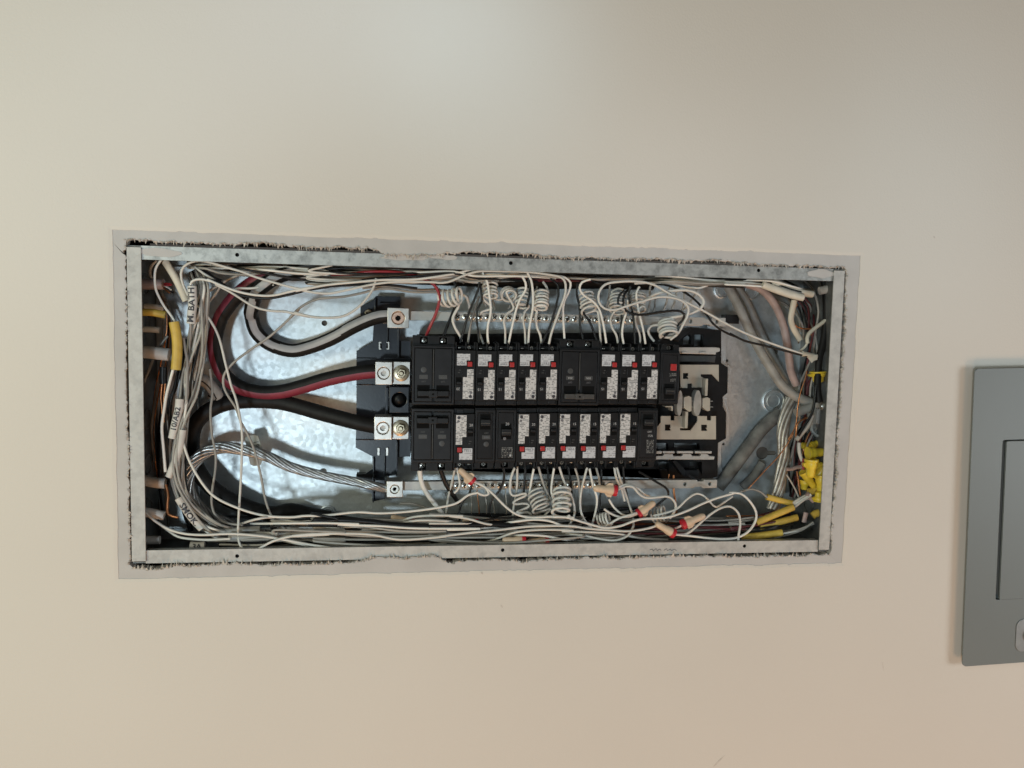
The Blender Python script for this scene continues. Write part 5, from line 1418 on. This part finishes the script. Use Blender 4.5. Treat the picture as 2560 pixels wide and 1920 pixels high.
nut('F', 760, 850, 610, 715, 16, 5.6, 'tan wire nut with red skirt tucked under the lone lower breaker')
nut('H', 668, 940, 428, 912, 6, 6.6, 'largest tan wire nut with red skirt, lying level under the run of six')
nut('H', 890, 1185, 1068, 1058, 16, 5.8, 'slanted tan wire nut with red skirt, tip up to the right')
nut('H', 1268, 1388, 1075, 1280, 6, 5.8, 'tan wire nut pointing up left, nearer of the facing pair', wings=False)
nut('H', 1345, 1295, 1588, 1195, 8, 6.0, 'tan wire nut pointing right, its red skirt facing its pair')
nut('F', 800, 1275, 645, 1250, 34, 6.0, 'tan wire nut half buried mid-bundle', wings=False)
nut('D', 1215, 1260, 1000, 1195, 36, 5.8, 'tan wire nut buried in the bundle below the small lower lug', wings=False)
nut('F', 1300, 1458, 1060, 1450, 16, 5.4, 'tan wire nut at the lower flange, nearer the lugs', wings=False)
nut('F', 1540, 1462, 1310, 1468, 18, 5.2, 'tan wire nut at the lower flange beside its twin', wings=False)
nut('D', 815, 1300, 690, 1290, 44, 5.0, 'dim wire nut with red skirt deep in the bundle', wings=False)
Y = [((450, 305), (690, 285), 24, 8.0, 'yellow wire nut pointing at the right flange, top of the bright pile'), ((510, 390), (495, 655), 14, 8.4, 'frontmost yellow wire nut with wings, tip down'), ((395, 560), (555, 800), 30, 6.6, 'yellow wire nut slanting down behind the front one'),
     ((700, 480), (560, 670), 24, 8.2, 'yellow wire nut slanting in from the right flange'), ((640, 610), (635, 880), 22, 7.0, 'yellow wire nut hanging by the right flange'), ((610, 990), (612, 850), 18, 6.6, 'lowest yellow wire nut, tip up'),
     ((420, 690), (400, 830), 44, 7.4, 'dim yellow wire nut low behind the pile'), ((490, 215), (360, 190), 48, 6.4, 'dim yellow wire nut high behind the pile'), ((490, 215), (615, 150), 44, 6.6, 'yellow wire nut at the top of the pile, tip up right')]
for (s, t, d, r, l) in Y:
    nut('U', s[0], s[1], t[0], t[1], d, r, l, m='ynut', skirt='ynut', wings=d < 20, group='yellow wire nuts at the right end')
nut('T', 620, 640, 625, 810, 36, 16.0 * .62, 'single yellow wire nut behind the black cable', m='ynut', skirt='ynut', group='yellow wire nuts at the right end')
for c, x0, y0, x1, y1, l in (('U', 540, 990, 440, 880, 'pale peeled sheath above the splayed wires'), ('U', 400, 1290, 430, 1150, 'pale peeled sheath below the splayed wires')):
    sheath('pink', [c, [(x0, y0), ((x0 + x1) / 2, (y0 + y1) / 2), (x1, y1)]], 26, 3.2, l)
sheath('yellow', ['U', [(460, 860), (520, 850), (590, 810)]], 30, 5.0, 'yellow sheath end under the hanging wire nut')
sheath('yellow', ['U', [(520, 1200), (560, 1170), (640, 1150)]], 30, 5.0, 'yellow sheath end by the lower right wall')

# ------------------------------------------------------------------ grey panel cover standing at the right
CY = -13
cTL, cBL = xz('Z', 2437, 922, CY), xz('Z', 2406, 1667, CY)
ca = math.atan2(cBL[0] - cTL[0], cTL[1] - cBL[1])
Hc = math.hypot(cTL[0] - cBL[0], cTL[1] - cBL[1])
ux, uz = Vector((cos(ca), sin(ca))), Vector((sin(ca), -cos(ca)))     # right, down along the cover


def cv(s, t):
    return (cTL[0] + ux.x * s + uz.x * t, cTL[1] + ux.y * s + uz.y * t)


WC = 0.62
cov = empty('panel_cover', (cBL[0] + .3, 0, cBL[1]), 'grey enamelled steel panel cover with inset door, cut off by the frame edge', 'panel cover')


def rrect(s0, s1, t0, t1, r, nn=5):
    out = []
    for (cs, ct, a0) in ((s0 + r, t0 + r, pi), (s1 - r, t0 + r, 1.5 * pi), (s1 - r, t1 - r, 0), (s0 + r, t1 - r, .5 * pi)):
        for i in range(nn + 1):
            a = a0 + (pi / 2) * i / nn
            out.append(cv(cs + r * cos(a), ct + r * sin(a)))
    return out


def stc(x, y):
    p = Vector(xz('Z', x, y, CY)) - Vector(cTL)
    return p.dot(ux), p.dot(uz)


d0, d1 = stc(2506, 1100), stc(2490, 1500)
ds0 = (d0[0] + d1[0]) / 2
MB().prism(rrect(0, WC, 0, Hc, .006), CY * .001, CY * .001 + .0018, [rrect(ds0, WC - .08, d0[1], d1[1], .003)]).build('front_sheet', 'cover', cov, bevel=.0006)
fr = MB().prism(rrect(.022, WC - .022, .022, Hc - .022, .004), CY * .001 + .0019, -.0016, [rrect(.0245, WC - .0245, .0245, Hc - .0245, .003)]).build('stiffener', 'cover', cov)
dr = MB().prism(rrect(ds0 + .0046, WC - .083, d0[1] + .0018, d1[1] - .0008, .0015), CY * .001 - .0016, CY * .001 + .0008).build('door', 'cover', cov, bevel=.0005)
MB().prism(rrect(ds0 - .004, WC - .076, d0[1] - .004, d1[1] + .004, .003), CY * .001 + .0060, CY * .001 + .0075).build('door_stop', 'cover', cov)
l0 = stc(2556, 1588)
MB().prism(rrect(l0[0] - .010, l0[0] + .03, l0[1] - .022, l0[1] + .022, .010, 8), CY * .001 - .0010, CY * .001 - .0001).build('latch_plate', 'latch', cov, bevel=.0004)
MB().lathe((cv(l0[0] + .010, l0[1])[0], CY * .001 - .0009, cv(l0[0] + .010, l0[1])[1]), (0, -1, 0), [(.009, 0), (.009, .002), (.007, .003), (.001, .003)], 22).build('latch_knob', 'cover', cov)
